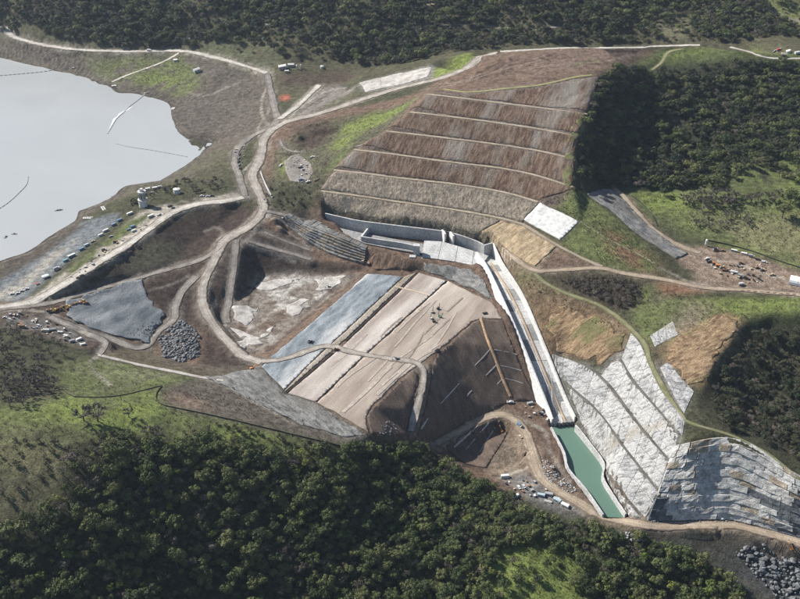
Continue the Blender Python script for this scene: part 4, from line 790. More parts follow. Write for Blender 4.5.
for i in range(0, len(fw) - 1, 3): P_(wall3('front_wall', fw[i:i + 4], 1.2, 6.5, 'concrete', None))
P_(wall3('return_wall', [at(369, 227.5, 32), at(362, 236.5, 32)], 1.3, 6, 'concretelight', None))
fl = [at(327,225,27.6), at(360,232.5,27.6), at(400,240,27.6), at(424,244,27.6), at(424,254,27.6), at(400,250,27.6), at(366,243.5,27.6), at(340,233,27.6)]
P_(slab('approach_floor', fl, .8, 'concretedark', None))
# crest slab in panels
ca_, cb_ = [at(424,240.5,31), at(442,241.5,31), at(458,246,30), at(474,251,28.5), at(489,255,27)], [at(422,257,27.2), at(438,259,27), at(455,261.5,26.5), at(472,265,26), at(481,266,25)]
for i in range(4):
    a, b, c, d = [np.array(q) for q in (ca_[i], ca_[i + 1], cb_[i + 1], cb_[i])]; e = (b - a) * .012
    P_(slab('crest_slab', [a + e, b - e, c - e, d + e], 1.4, 'concrete', None)); P_(wall3('crest_face', [d + e, c - e], 1.0, 9, 'concretedark', None, side=-1))
for (u, v, w_, zt, zb) in ((416.5,246,5.6,36,17), (412.5,257,5.5,28,17), (420,258,4.6,27,17)):
    c = at(u, v, zt); P_(wall3('crest_pier', [(c[0] - w_ / 2, c[1], zt), (c[0] + w_ / 2, c[1] - .3, zt)], 4, zt - zb, 'concrete', None, side=-1))
# low barrier beside the haul road
jb = tag(empty('barrier', at(266, 185, 43)), 'row of pale concrete barrier blocks beside the haul road bend', 'barrier'); bpy.context.view_layer.update(); pj = path([(261,172),(264,180),(268,189),(273,198)], 4.0, 3)
for a, b in zip(pj, pj[1:]):
    o = wall3('barrier_block', [a + [0, 0, 1.3], a * .06 + b * .94 + [0, 0, 1.3]], .7, 1.8, 'concrete', None, batter=[.3, .3]); o.parent = jb; o.matrix_parent_inverse = Matrix.Translation(-Vector(jb.location))
# basin walls
bl = dense([(552,427,-18.5),(565,452,-19),(569,468,-19),(586,488,-19.5),(604,514,-20)], 3); br = dense([(575,425,-18),(590,444,-18.5),(603,463,-19),(602,477,-19.5),(613,496,-20),(625,514,-20)], 3)
for i in range(0, len(bl) - 1, 3): P_(wall3('basin_wall', bl[i:i + 4], 1.3, 10, 'concrete', None))
for i in range(0, len(br) - 1, 3): P_(wall3('basin_wall', br[i:i + 4], 1.3, 10, 'concrete', None, side=-1))
# end sill with dentates
for k in range(5):
    t = (k + .5) / 5; c = lf[-1] * (1 - t) + rf[-1] * t; P_(wall3('baffle_block', [(c[0] - .9, c[1], c[2] + 2.2), (c[0] + .9, c[1] - .2, c[2] + 2.2)], 2.0, 3.2, 'concretedark', None))

# ------------------------------------------------------------------ sprayed concrete slope in panels
sc_ = tag(empty('shotcrete_slope', at(620, 430, 0)), 'white grey sprayed concrete slope stepped above the green pool', 'slope', kind='structure')
TOPL = [(631,333,28),(640,344,28),(649,365,27),(661,390,26.5),(681,420,25)]
BOT = [(578,424,-18),(592,443,-18),(604,461,-18),(606,478,-19),(626,512,-20),(630,518,-20)]
bpy.context.view_layer.update()
def resline(l, n):
    p = onground(catmull([(a[0], a[1]) for a in l], 8)); return resample(p, max(.5, np.hypot(*np.diff(p[:, :2], axis=0).T).sum() / n))[:n + 1]
def panels(parent, lo, up, n, rows, mts, thick=.5, inset=.10, bulge=.35, seed=0, e0=0, e1=0, name='panel'):
    r = np.random.default_rng(seed); A = resline(lo, n * 4); B_ = resline(up, n * 4); m = min(len(A), len(B_)) - 1
    cuts = np.linspace(0, 1, n + 1); cuts[1:-1] += r.uniform(-.25, .25, n - 1) / n
    f = lambda t, s: np.array([np.interp(t * m, np.arange(m + 1), A[:m + 1, k]) * (1 - s) + np.interp(t * m, np.arange(m + 1), B_[:m + 1, k]) * s for k in range(2)])
    for i in range(n):
        rc = np.linspace(0, 1, rows + 1); rc[1:-1] += r.uniform(-.18, .18, rows - 1) / rows
        for j in range(rows):
            dt = inset * .12 / n; t0, t1 = cuts[i] + dt, cuts[i + 1] - dt; s0, s1 = e0 + (1 - e0 - e1) * rc[j] + .008, e0 + (1 - e0 - e1) * rc[j + 1] - .008
            K = 5; V = []; lift = r.uniform(.1, .1 + bulge)
            for b in range(K):
                for a in range(K):
                    p = f(t0 + (t1 - t0) * a / (K - 1), s0 + (s1 - s0) * b / (K - 1)); ed = a in (0, K - 1) or b in (0, K - 1)
                    V.append([p[0], p[1], float(H(p[0], p[1])) + lift + (0 if ed else r.uniform(0, thick))])
            nv = len(V); ring = [a for a in range(K)] + [K - 1 + K * b for b in range(1, K)] + [K * (K - 1) + a for a in range(K - 2, -1, -1)] + [K * b for b in range(K - 2, 0, -1)]
            V += [[V[q][0], V[q][1], V[q][2] - lift - 1.2] for q in ring]
            F = [[b * K + a, b * K + a + 1, b * K + K + a + 1, b * K + K + a] for b in range(K - 1) for a in range(K - 1)]
            F += [[ring[q], nv + q, nv + (q + 1) % len(ring), ring[(q + 1) % len(ring)]] for q in range(len(ring))]
            V = np.array(V); o0 = V[:nv].mean(0)
            o = mesh(name, V, F, mts[int(r.integers(len(mts)))], False); fixn(o); o.parent = parent; o.matrix_parent_inverse = Matrix.Translation(-Vector(parent.location))
W_ = ['shotcrete'] * 6 + ['shotcretegrey']
bpy.context.view_layer.update()
sub = lambda l, a, b: l[a:b]
panels(sc_, L2[:-1] + [(682,437)], TOPL[:-1] + [(685,421)], 8, 2, W_, seed=1, e0=.06, e1=.0); panels(sc_, [(600,376),(615,392),(637,422),(660,450),(671,463)], [(612,362),(621,361),(632,380),(650,401),(681,436)], 9, 2, W_, seed=2, e0=.06, e1=.06)
panels(sc_, [(555,375),(575,391),(600,414),(627,451),(661,494)], [(552,353),(581,363),(600,376),(637,423),(671,463)], 12, 2, W_, seed=3, e0=.05, e1=.06); panels(sc_, [(582,424),(603,465),(611,482),(644,518)], [(566,384),(600,414),(627,451),(661,494)], 9, 2, W_, seed=4, e0=.05, e1=.06)
panels(sc_, BOT[1:], [(585,428),(603,464),(611,481),(642,518)], 7, 1, W_, seed=5, e0=.02, e1=.1)
s2 = tag(empty('shotcrete_patch', at(664, 335, 31)), 'small pale sprayed patch left of the orange ridge rock', 'slope', kind='structure'); bpy.context.view_layer.update()
panels(s2, [(655,347),(667,340),(678,335)], [(650,336),(662,328),(673,321)], 3, 1, ['shotcrete'], seed=6)
s3 = tag(empty('shotcrete_patch', at(680, 400, 27)), 'grey and white sprayed patch just above the path bend', 'slope', kind='structure'); bpy.context.view_layer.update()
panels(s3, [(660,368),(672,392),(684,414)], [(668,362),(683,380),(694,392)], 4, 2, ['shotcrete', 'shotcretegrey'], seed=7)

# ------------------------------------------------------------------ bedded cliff
cl = tag(empty('cliff', at(720, 520, -22)), 'pale bedded rock cliff in horizontal ledges above the lower road', 'cliff', kind='structure'); bpy.context.view_layer.update()
ct = [(675,446),(690,442),(720,437),(745,441),(775,460),(800,476),(830,490)]; cb = [(647,519.5),(675,519.5),(700,518.5),(730,518.5),(762,526),(800,537),(835,548)]
r = np.random.default_rng(3); NR = 13
_a = catmull(cb, 10); _b = catmull(ct, 10); _ta = np.linspace(0, 1, len(_a)); _tb = np.linspace(0, 1, len(_b)); _t = np.linspace(0, 1, 81)
CG = [onground(np.stack([np.interp(_t, _ta, _a[:, k]) * (1 - s) + np.interp(_t, _tb, _b[:, k]) * s for k in range(2)], 1)) for s in np.linspace(0, 1, NR + 1)]
for j in range(NR):
    s0, s1 = j / NR, (j + 1) / NR; t = 0.0
    while t < 79:
        w_ = r.uniform(4.0, 10); t1 = min(79.5, t + w_)
        c = []
        for tt, ss in ((t + .05, j), (t1 - .05, j), (t1 - .05, j + 1), (t + .05, j + 1)):
            p = np.array([np.interp(tt, np.arange(81), CG[ss][:, k]) for k in range(3)]); c.append(p)
        c = np.array(c); nn = np.cross(c[1] - c[0], c[3] - c[0]); nn /= np.linalg.norm(nn) + 1e-9
        if nn[1] > 0: nn = -nn
        nn[2] *= .2
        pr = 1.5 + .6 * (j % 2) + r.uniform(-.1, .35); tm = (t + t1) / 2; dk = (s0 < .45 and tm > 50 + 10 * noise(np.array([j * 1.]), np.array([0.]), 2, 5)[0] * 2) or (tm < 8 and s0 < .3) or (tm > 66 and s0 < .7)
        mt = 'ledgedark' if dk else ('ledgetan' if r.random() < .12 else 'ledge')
        K, V = (4, 3), []
        for b in range(3):
            for a in range(4):
                fa, fb = a / 3, b / 2; p = (c[0] * (1 - fa) + c[1] * fa) * (1 - fb) + (c[3] * (1 - fa) + c[2] * fa) * fb
                V.append(p + nn * (pr + r.uniform(-.3, .3)) + [0, 0, r.uniform(-.15, .15)])
        ring = [0, 1, 2, 3, 7, 11, 10, 9, 8, 4]; nv = len(V); V += [V[q] - nn * 6 + [0, 0, -.3] for q in ring]
        F = [[b * 4 + a, b * 4 + a + 1, b * 4 + 5 + a, b * 4 + 4 + a] for b in range(2) for a in range(3)] + [[ring[q], nv + q, nv + (q + 1) % 10, ring[(q + 1) % 10]] for q in range(10)]
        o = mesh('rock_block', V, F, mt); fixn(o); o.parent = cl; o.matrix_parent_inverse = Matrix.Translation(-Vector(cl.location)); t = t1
# ------------------------------------------------------------------ stepped stone wall by the pit
tw = tag(empty('stepped_wall', at(330, 250, 24)), 'stepped grey stone wall of many courses above the pit ramp', 'wall'); bpy.context.view_layer.update()
_lo = catmull([(288,226),(312,244),(335,255.5),(364,263.5)], 12); _up = catmull([(286,214),(310,223.5),(340,235),(366,246.5)], 12)
WG = [onground(_lo * (1 - s) + _up * s) for s in np.linspace(0, 1, 8)]; nw = len(_lo)
for j in range(7):
    t = r.uniform(-2, 0)
    while t < nw - 1.3:
        t0 = max(t, 0); t1 = min(nw - 1, t + r.uniform(1.6, 3.4)); g = lambda tt, Q: np.array([np.interp(tt, np.arange(nw), Q[:, k]) for k in range(3)])
        lo_ = np.array([g(t0 + .06, WG[j]), g(t1 - .06, WG[j])]); up_ = np.array([g(t0 + .06, WG[j + 1]), g(t1 - .06, WG[j + 1])])
        pq = lo_.copy(); pq[:, 2] = np.maximum(up_[:, 2], lo_[:, 2] + .8) + r.uniform(.1, .5); pq[:, 1] -= .7 + r.uniform(0, .7)
        o = wall3('block', pq, np.hypot(*(up_ - lo_)[:, :2].T).mean() + 1.6, pq[:, 2] - lo_[:, 2] + 1.6, ['rockgrey', 'rockgrey', 'boulder', 'rockpale'][int(r.integers(4))], None, side=-1); o.parent = tw; o.matrix_parent_inverse = Matrix.Translation(-Vector(tw.location)); t = t1
# ------------------------------------------------------------------ trees
def leafmat(name, c1, c2, tr=.25):
    m = bpy.data.materials.new(name); m.use_nodes = True; t = m.node_tree; b = t.nodes['Principled BSDF']
    oi = node(t, 'ShaderNodeObjectInfo'); tc = node(t, 'ShaderNodeTexCoord'); n = node(t, 'ShaderNodeTexNoise'); n.inputs['Scale'].default_value = .5; n.inputs['Detail'].default_value = 3; t.links.new(tc.outputs['Object'], n.inputs['Vector'])
    ad = node(t, 'ShaderNodeMath', operation='ADD'); t.links.new(oi.outputs['Random'], ad.inputs[0]); t.links.new(n.outputs[0], ad.inputs[1]); hf = node(t, 'ShaderNodeMath', operation='MULTIPLY'); hf.inputs[1].default_value = .5; t.links.new(ad.outputs[0], hf.inputs[0])
    mp = node(t, 'ShaderNodeMapRange'); mp.inputs['From Min'].default_value = .28; mp.inputs['From Max'].default_value = .74; t.links.new(hf.outputs[0], mp.inputs['Value']); k = node(t, 'ShaderNodeValToRGB'); k.color_ramp.elements[0].color = (*c1, 1); k.color_ramp.elements[1].color = (*c2, 1); e0_ = k.color_ramp.elements.new(.8); e0_.color = (c2[0] * .95, c2[1] * .84, c2[2] * .9, 1); e_ = k.color_ramp.elements.new(.45); e_.color = (*[(p + q) / 2 * (1 if i == 1 else .9) for i, (p, q) in enumerate(zip(c1, c2))], 1); t.links.new(mp.outputs[0], k.inputs[0]); t.links.new(k.outputs[0], b.inputs['Base Color'])
    b.inputs['Roughness'].default_value = .7; b.inputs['Specular IOR Level'].default_value = .25
    M[name] = m
leafmat('oakleaf', (.032,.045,.016), (.115,.135,.045)); leafmat('brightleaf', (.09,.125,.025), (.16,.19,.035)); leafmat('greyleaf', (.07,.06,.045), (.15,.13,.10)); leafmat('scrubleaf', (.05,.045,.026), (.105,.095,.055))
soil('bark', (.07,.06,.05), (.13,.115,.1), .8, bump=.3); soil('twig', (.085,.072,.062), (.15,.13,.115), .8, bump=0)
def tube(V, F, a, b, ra, rb, n=5):
    a = np.array(a, float); b = np.array(b, float); d = b - a; d /= np.linalg.norm(d) + 1e-9; u = np.cross(d, [.3, .9, .2]); u /= np.linalg.norm(u); w_ = np.cross(d, u); k = len(V)
    for p, r_ in ((a, ra), (b, rb)):
        for i in range(n):
            t = 2 * math.pi * i / n; V.append(p + (u * math.cos(t) + w_ * math.sin(t)) * r_)
    F += [[k + i, k + (i + 1) % n, k + n + (i + 1) % n, k + n + i] for i in range(n)] + [[k + n + i for i in range(n)]]
def oak_mesh(seed, rad=5.0, hgt=8.0, lobes=16, leaves=64, ls=.78, mat='oakleaf', tall=False):
    """crown of leaf clumps round the limb ends + tapered trunk with limbs; returns (trunk mesh, crown mesh)"""
    r = np.random.default_rng(seed); V, F = [], []; TV, TF = [], []
    tube(TV, TF, (0, 0, -1.0), (r.uniform(-.3, .3), r.uniform(-.3, .3), hgt * .38), .42, .28, 6)
    cz = hgt * .62
    for i in range(lobes):
        th = r.uniform(0, 2 * math.pi); ph = r.uniform(-.35, 1.0); k = r.uniform(.45, .8) if i else 0
        c = np.array([math.cos(th) * math.cos(ph) * rad * k, math.sin(th) * math.cos(ph) * rad * k, cz + math.sin(ph) * hgt * (.42 if not tall else .6) * k + (hgt * .12 if i == 0 else 0)])
        lr = rad * r.uniform(.28, .46)
        if i % 2 == 0: tube(TV, TF, (0, 0, hgt * .34), c * [.8, .8, .95], .2, .07, 4)
        for _ in range(leaves):
            d = r.normal(size=3); d /= np.linalg.norm(d); d[2] = abs(d[2]) * (1 if r.random() < .75 else -1); p = c + d * lr * r.uniform(.7, 1.05) * [1, 1, .8]
            nrm = d + r.normal(size=3) * .28; nrm /= np.linalg.norm(nrm); u = np.cross(nrm, r.normal(size=3)); u /= np.linalg.norm(u); w_ = np.cross(nrm, u); s = ls * r.uniform(.6, 1.25); q = len(V)
            V += [p - u * s * .55, p - w_ * s * .42 + nrm * .1 * s, p + u * s * .55, p + w_ * s * .42 + nrm * .1 * s]; F.append([q, q + 1, q + 2, q + 3])
    tm = bpy.data.meshes.new('trunk'); tm.from_pydata([tuple(v) for v in TV], [], TF); tm.materials.append(M['bark'])
    cm = bpy.data.meshes.new('crown'); cm.from_pydata([tuple(v) for v in V], [], F); cm.materials.append(M[mat]); return tm, cm
def bare_mesh(seed, rad=4.2, hgt=7.0, mat='twig', dens=1.0):
    """leafless tree: trunk, forking limbs, haze of twigs"""
    r = np.random.default_rng(seed); TV, TF, V, F = [], [], [], []
    tube(TV, TF, (0, 0, -1), (0, 0, hgt * .3), .38, .3, 6); ends = []
    for i in range(7):
        th = 2 * math.pi * i / 7 + r.uniform(-.3, .3); e = np.array([math.cos(th) * rad * .5, math.sin(th) * rad * .5, hgt * r.uniform(.5, .8)]); tube(TV, TF, (0, 0, hgt * .28), e, .22, .12, 4)
        for j in range(3):
            e2 = e + [math.cos(th + r.uniform(-.9, .9)) * rad * .42, math.sin(th + r.uniform(-.9, .9)) * rad * .42, r.uniform(.3, 1.0) * hgt * .25]; tube(TV, TF, e, e2, .12, .05, 3); ends.append((e, e2))
    for e, e2 in ends:
        for _ in range(int(34 * dens)):
            t = r.uniform(.1, 1.1); p = e * (1 - t) + e2 * t; d = r.normal(size=3); d[2] = abs(d[2]) * .8; d /= np.linalg.norm(d); l = r.uniform(.5, 1.5); s = np.cross(d, r.normal(size=3)); s /= np.linalg.norm(s); s *= r.uniform(.07, .16); q = len(V)
            V += [p - s, p + s, p + d * l + s * .4, p + d * l - s * .4]; F.append([q, q + 1, q + 2, q + 3])
    tm = bpy.data.meshes.new('trunk'); tm.from_pydata([tuple(v) for v in TV], [], TF); tm.materials.append(M['bark'])
    cm = bpy.data.meshes.new('crown'); cm.from_pydata([tuple(v) for v in V], [], F); cm.materials.append(M[mat]); return tm, cm
OAK = [oak_mesh(100 + i, rad=5.0 + (i % 3) * .4, hgt=7.5 + (i % 4) * .8, lobes=12 + i * 2 % 9, tall=i in (3, 6)) for i in range(8)]
leafmat('shadeleaf', (.018,.025,.013), (.058,.066,.032))  # oak leaf tone darkened: the wooded hill's shade is put into the colour
DRK = [oak_mesh(210 + i, rad=5.0 + (i % 3) * .4, hgt=8 + (i % 3), lobes=13 + i, mat='shadeleaf') for i in range(4)]
BRT = [oak_mesh(130 + i, rad=3.6, hgt=8.5, lobes=12, leaves=36, mat='brightleaf', tall=True, ls=.65) for i in range(3)]
GRY = [oak_mesh(150 + i, rad=4.4, hgt=6.5, lobes=12, leaves=34, mat='greyleaf', ls=.55) for i in range(4)]
BAR = [bare_mesh(170 + i) for i in range(4)]
SCR = [oak_mesh(190 + i, rad=3.0, hgt=3.4, lobes=9, leaves=30, mat='scrubleaf', ls=.6) for i in range(4)]
def plant(name, proto, xyz, s, rz, label, cat, group, sz=1.0):
    e = empty(name, xyz, rz); e.scale = (s, s, s * sz); tag(e, label, cat, group)
    for nm, me in zip(('trunk', 'crown'), proto):
        o = bpy.data.objects.new(nm, me); col.objects.link(o); o.parent = e
    return e
def scatter(poly, n, mind, seed, edge=0.0, dens=None):
    """spread of places over an outlined area of the ground, no two closer than mind"""
    P = pxpoly(poly); r = np.random.default_rng(seed); lo, hi = P.min(0), P.max(0); out_ = []; cell = {}
    Q = r.uniform(lo, hi, (n * 25, 2)); Q = Q[inpoly(P, Q[:, 0], Q[:, 1])]
    if dens is not None: Q = Q[r.random(len(Q)) < dens(Q)]
    for p in Q:
        k = (int(p[0] // mind), int(p[1] // mind))
        if any((p[0] - a) ** 2 + (p[1] - b) ** 2 < mind * mind for i in (-1, 0, 1) for j in (-1, 0, 1) for a, b in cell.get((k[0] + i, k[1] + j), ())): continue
        cell.setdefault(k, []).append(p); out_.append(p)
        if len(out_) >= n: break
    return np.array(out_)
def proj(p):
    x, y, z = p[..., 0], p[..., 1], p[..., 2] - CAMZ; d = y * cp - z * sp; return 400 + FPX * x / d, 299.5 - FPX * (y * sp + z * cp) / d, d
def joined(name, protos, places, label, cat, seed, smin=.7, smax=1.15, sz=1.0):
    """a far wood that reads as one mass: one point object with instanced crowns"""
    r = np.random.default_rng(seed); me = bpy.data.meshes.new(name); z = H(places[:, 0], places[:, 1]); me.from_pydata(np.column_stack([places, z]).tolist(), [], []); o = bpy.data.objects.new(name, me); col.objects.link(o)
    hold = bpy.data.collections.new(name + '_kinds')
    for i, (tm, cm) in enumerate(protos):
        bm = bmesh.new(); bm.from_mesh(tm); nb = len(bm.faces); bm.from_mesh(cm); m2 = bpy.data.meshes.new('tree_kind'); bm.faces.ensure_lookup_table()
        for f in bm.faces[nb:]: f.material_index = 1
        bm.to_mesh(m2); bm.free(); m2.materials.append(tm.materials[0]); m2.materials.append(cm.materials[0]); k = bpy.data.objects.new('tree_kind', m2); hold.objects.link(k)
    ng = bpy.data.node_groups.new(name, 'GeometryNodeTree'); ng.interface.new_socket('Geometry', in_out='INPUT', socket_type='NodeSocketGeometry'); ng.interface.new_socket('Geometry', in_out='OUTPUT', socket_type='NodeSocketGeometry')
    a = ng.nodes.new('NodeGroupInput'); b = ng.nodes.new('NodeGroupOutput'); ip = ng.nodes.new('GeometryNodeInstanceOnPoints'); ci = ng.nodes.new('GeometryNodeCollectionInfo'); ci.inputs['Collection'].default_value = hold; ci.inputs['Separate Children'].default_value = True; ci.inputs['Reset Children'].default_value = True
    ip.inputs['Pick Instance'].default_value = True
    rv = ng.nodes.new('FunctionNodeRandomValue'); rv.data_type = 'FLOAT'; rv.inputs[2].default_value = smin; rv.inputs[3].default_value = smax; rv.inputs['Seed'].default_value = seed
    rz = ng.nodes.new('FunctionNodeRandomValue'); rz.data_type = 'FLOAT_VECTOR'; rz.inputs[0].default_value = (-.06, -.06, 0); rz.inputs[1].default_value = (.06, .06, 6.28); rz.inputs['Seed'].default_value = seed + 1
    ln = ng.links.new; ln(a.outputs[0], ip.inputs['Points']); ln(ci.outputs[0], ip.inputs['Instance']); ln(rv.outputs[1], ip.inputs['Scale']); ln(rz.outputs[0], ip.inputs['Rotation']); ln(ip.outputs[0], b.inputs[0])
    md_ = o.modifiers.new('trees', 'NODES'); md_.node_group = ng
    return tag(o, label, cat, kind='stuff')
# near forest
NEAR = [(-60,545),(30,520),(58,492),(62,462),(95,443),(130,440),(180,444),(215,440),(250,447),(300,458),(345,452),(372,447),(392,444),(425,452),(455,470),(492,487),(520,505),(545,520),(575,525),(610,532),(650,542),(690,556),(720,572),(745,599),(760,660),(400,690),(-60,690)]
CLEAR = pxpoly([(488,574),(500,552),(516,543),(540,541),(564,553),(588,574),(586,600),(560,620),(505,618),(486,596)])
CLEAR3 = pxpoly([(395,548),(425,535),(445,560),(440,590),(405,585)])
CLEAR2 = pxpoly([(45,500),(60,470),(62,445),(40,440),(0,460),(0,500)])
def nd(p):
    d = np.where(noise(p[:, 0], p[:, 1], 26, 77) > -.38, 1.0, .12)
    d[inpoly(CLEAR, p[:, 0], p[:, 1])] = .02; d[inpoly(CLEAR3, p[:, 0], p[:, 1])] = .25; d[inpoly(CLEAR2, p[:, 0], p[:, 1])] = .12
    return d
pp = scatter(NEAR, 2400, 3.9, 5, dens=nd); pz = H(pp[:, 0], pp[:, 1]); uu, vv, dd = proj(np.column_stack([pp, pz]))
r = np.random.default_rng(11); order = np.argsort(dd); n_oak = n_gry = n_brt = 0; rest = []
left_dark = lambda u, v: u < 200
def where(u, v):
    if v > 555: return ['at the bottom left corner', 'along the bottom edge left of centre', 'along the bottom edge below the ramp', 'below the green clearing', 'at the bottom right'][min(4, int(max(u, 0) // 150))]
    if u < 150: return 'below the bright grass ridge'
    if u < 300: return 'below the long dark fence'
    if u < 430: return 'below the dam fill corner' if v < 500 else 'in the middle of the near hillside'
    if u < 520: return 'beside the hollow and lower yard' if v < 520 else 'left of the green clearing'
    return 'beside the lower road near the pool' if v < 545 else 'right of the green clearing'
inv = (uu > -15) & (uu < 815) & (vv < 625)
for i in order:
    grey_zone = .5 if (uu[i] < 210 and vv[i] < 510) else (.4 if (uu[i] > 380 and noise(pp[i, 0:1], pp[i, 1:2], 25, 5)[0] > .1) else .22)
    k = r.random(); kind = 'g' if k < grey_zone else ('b' if k > .94 else 'o'); s = r.choice([r.uniform(.35, .55), r.uniform(.55, .8), r.uniform(.85, 1.15)], p=[.35, .45, .2]); rz = r.uniform(0, 6.28); loc = (pp[i, 0], pp[i, 1], pz[i])
    wh = where(uu[i], vv[i])
    if inv[i] and kind == 'o' and n_oak < 300: plant('oak_tree', OAK[int(r.integers(8))], loc, s, rz, 'dark green evergreen oak ' + wh, 'tree', 'evergreen oaks ' + wh, r.uniform(.75, 1.4)); n_oak += 1
    elif inv[i] and kind == 'g' and n_gry < 170: plant('grey_tree', GRY[int(r.integers(4))], loc, s * .95, rz, 'grey brown tree among green oaks ' + wh, 'tree', 'grey trees ' + wh, r.uniform(.85, 1.1)); n_gry += 1
    elif inv[i] and kind == 'b' and n_brt < 60: plant('bright_tree', BRT[int(r.integers(3))], loc, s, rz, 'slender yellow green tree among darker oaks ' + wh, 'tree', 'yellow green trees ' + wh); n_brt += 1
    else: rest.append(i)
joined('near_forest', OAK * 3 + GRY + BRT[:1], pp[rest], 'dense dark oak forest covering the near hillside', 'forest', 3, .35, 1.0)
# scattered bare oaks and scrub on the left ridge
for (u, v, s, l) in [(84,421,1.35,'left one of the bare oak pair on the bright grass'), (98,421,1.6,'right one of the bare oak pair on the bright grass'), (129,417,.9,'small lone bare oak right of the oak pair'), (158,438,1.1,'bare grey oak at the forest edge below the long fence'), (148,436,.9,'bare grey tree left of the fence corner trees')]:
    g = onground([(u, v)])[0]; plant('bare_oak', BAR[int(r.integers(4))], g, s, r.uniform(0, 6), l, 'tree', None)
def grove(name, protos, poly, n, mind, seed, label, group, smin, smax, sz=1.0, dens=None):
    q = scatter(poly, n, mind, seed, dens=dens); rr = np.random.default_rng(seed)
    for p in q: plant(name, protos[int(rr.integers(len(protos)))], (p[0], p[1], float(H(p[0], p[1]))), rr.uniform(smin, smax), rr.uniform(0, 6.28), label, 'tree', group, sz)
    return len(q)
grove('bare_oak', BAR, [(0,345),(30,352),(52,372),(60,392),(30,408),(0,412),(-30,400),(-30,350)], 38, 4, 21, 'bare grey oak on the knoll at the left edge', 'bare oaks on the left knoll', .7, 1.1)
grove('grey_tree', GRY, [(0,322),(25,328),(60,345),(70,355),(50,365),(20,352),(0,340),(-30,330)], 26, 4.5, 22, 'dark scrubby tree between the left yard and the knoll', 'scrubby trees by the left yard', .6, 1.0)
grove('scrub_bush', SCR, [(0,440),(60,440),(130,430),(170,432),(215,424),(240,440),(180,442),(100,442),(55,470),(40,500),(0,510)], 34, 4, 23, 'low brown scrub bush on the near grassy ridge', 'scrub bushes on the near ridge', .5, 1.0)
grove('scrub_bush', SCR, [(205,420),(260,432),(320,446),(345,452),(300,456),(250,445)], 26, 4, 24, 'low scrub bush on the grass below the long fence', 'scrub bushes below the fence', .5, .9)
grove('bare_oak', BAR, [(670,198),(700,196),(760,198),(790,192),(800,200),(740,205),(690,208)], 24, 5, 25, 'bare grey oak in the row along the green hill path', 'bare oaks by the green hill path', .8, 1.2)
grove('bare_oak', BAR, [(700,205),(745,208),(750,228),(700,232),(690,222)], 18, 6, 26, 'small bare oak on the grassy slope above the vehicle yard', 'bare oaks above the vehicle yard', .5, .8)
for (u, v, s, l) in [(782,218,1.35,'large round dark oak on the dry grass above the yard'), (790,203,1.3,'dark oak behind the large round oak at the right edge'), (799,207,1.2,'dark oak cut by the right edge above the yard'), (664,196,.9,'dark oak beside the tan road on the green slope')]:
    g = onground([(u, v)])[0]; plant('oak_tree', OAK[int(r.integers(8))], g, s, r.uniform(0, 6), l, 'tree', None)
# tufts and small shrubs on the open grass
for n_t, (poly, n, l) in enumerate([([(0,420),(60,402),(165,390),(175,410),(350,446),(300,450),(180,440),(60,450),(40,500),(0,510),(-40,470)], 420, 'coarse tufts on the near grass ridge'), ([(60,362),(100,358),(200,380),(160,386),(120,394),(70,392)], 120, 'coarse tufts in the grassy hollow'), ([(625,190),(680,192),(800,200),(830,205),(830,272),(800,262),(705,236),(660,222)], 900, 'coarse tufts on the right grass hill'), ([(500,565),(512,545),(535,540),(560,552),(588,575),(576,602),(520,610)], 260, 'coarse tufts in the green clearing'), ([(545,200),(575,190),(640,240),(660,268),(600,262),(582,224)], 500, 'coarse tufts right of the white liner'), ([(640,284),(700,300),(830,298),(830,312),(745,322),(700,325),(650,345),(612,312)], 260, 'coarse tufts on the grass above the ravine'), ([(275,150),(300,128),(420,95),(380,132),(330,165),(318,190),(300,195),(272,190)], 420, 'coarse tufts on the green nose left of the cut'), ([(505,262),(540,285),(620,322),(630,334),(560,310),(525,295)], 90, 'coarse tufts beside the chute bank'), ([(-20,50),(60,55),(180,54),(200,88),(120,82),(60,62)], 420, 'coarse tufts on the far lake bank'), ([(170,390),(200,382),(260,392),(330,435),(220,414)], 240, 'coarse tufts on the abutment')]):
    joined('grass_tufts', SCR, scatter(poly, n, 1.3, 300 + n_t), l, 'tufts', 40 + n_t, .07, .26)
# ravine, cut valley and far woods (read as masses)
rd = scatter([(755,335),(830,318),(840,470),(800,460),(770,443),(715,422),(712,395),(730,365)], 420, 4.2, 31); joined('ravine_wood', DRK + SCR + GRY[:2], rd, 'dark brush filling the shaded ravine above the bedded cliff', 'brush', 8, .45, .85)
HOPEN = pxpoly([(712,188),(705,166),(735,152),(780,146),(800,138),(850,132),(850,192)])
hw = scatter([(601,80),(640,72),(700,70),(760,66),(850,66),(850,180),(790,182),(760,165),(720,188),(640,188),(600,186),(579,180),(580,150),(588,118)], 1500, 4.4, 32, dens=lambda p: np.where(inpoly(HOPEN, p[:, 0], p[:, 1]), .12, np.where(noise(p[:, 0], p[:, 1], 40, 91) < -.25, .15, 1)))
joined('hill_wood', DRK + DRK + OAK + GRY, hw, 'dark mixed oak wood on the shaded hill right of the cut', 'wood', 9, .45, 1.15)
OPEN = [pxpoly(q) for q in ([(748,-15),(900,-15),(900,34),(800,26),(770,16)], [(650,38),(658,20),(678,10),(692,22),(690,40)], [(345,-15),(385,-15),(380,14),(358,14)], [(0,50),(15,32),(60,46),(110,51),(60,38),(20,20)], [(180,50),(215,40),(270,46),(286,62),(240,62)], [(400,34),(430,24),(500,24),(560,25),(560,31),(500,31),(430,31)])]
def openm(p):
    m = np.zeros(len(p), bool)
    for q in OPEN: m |= inpoly(q, p[:, 0], p[:, 1])
    return m
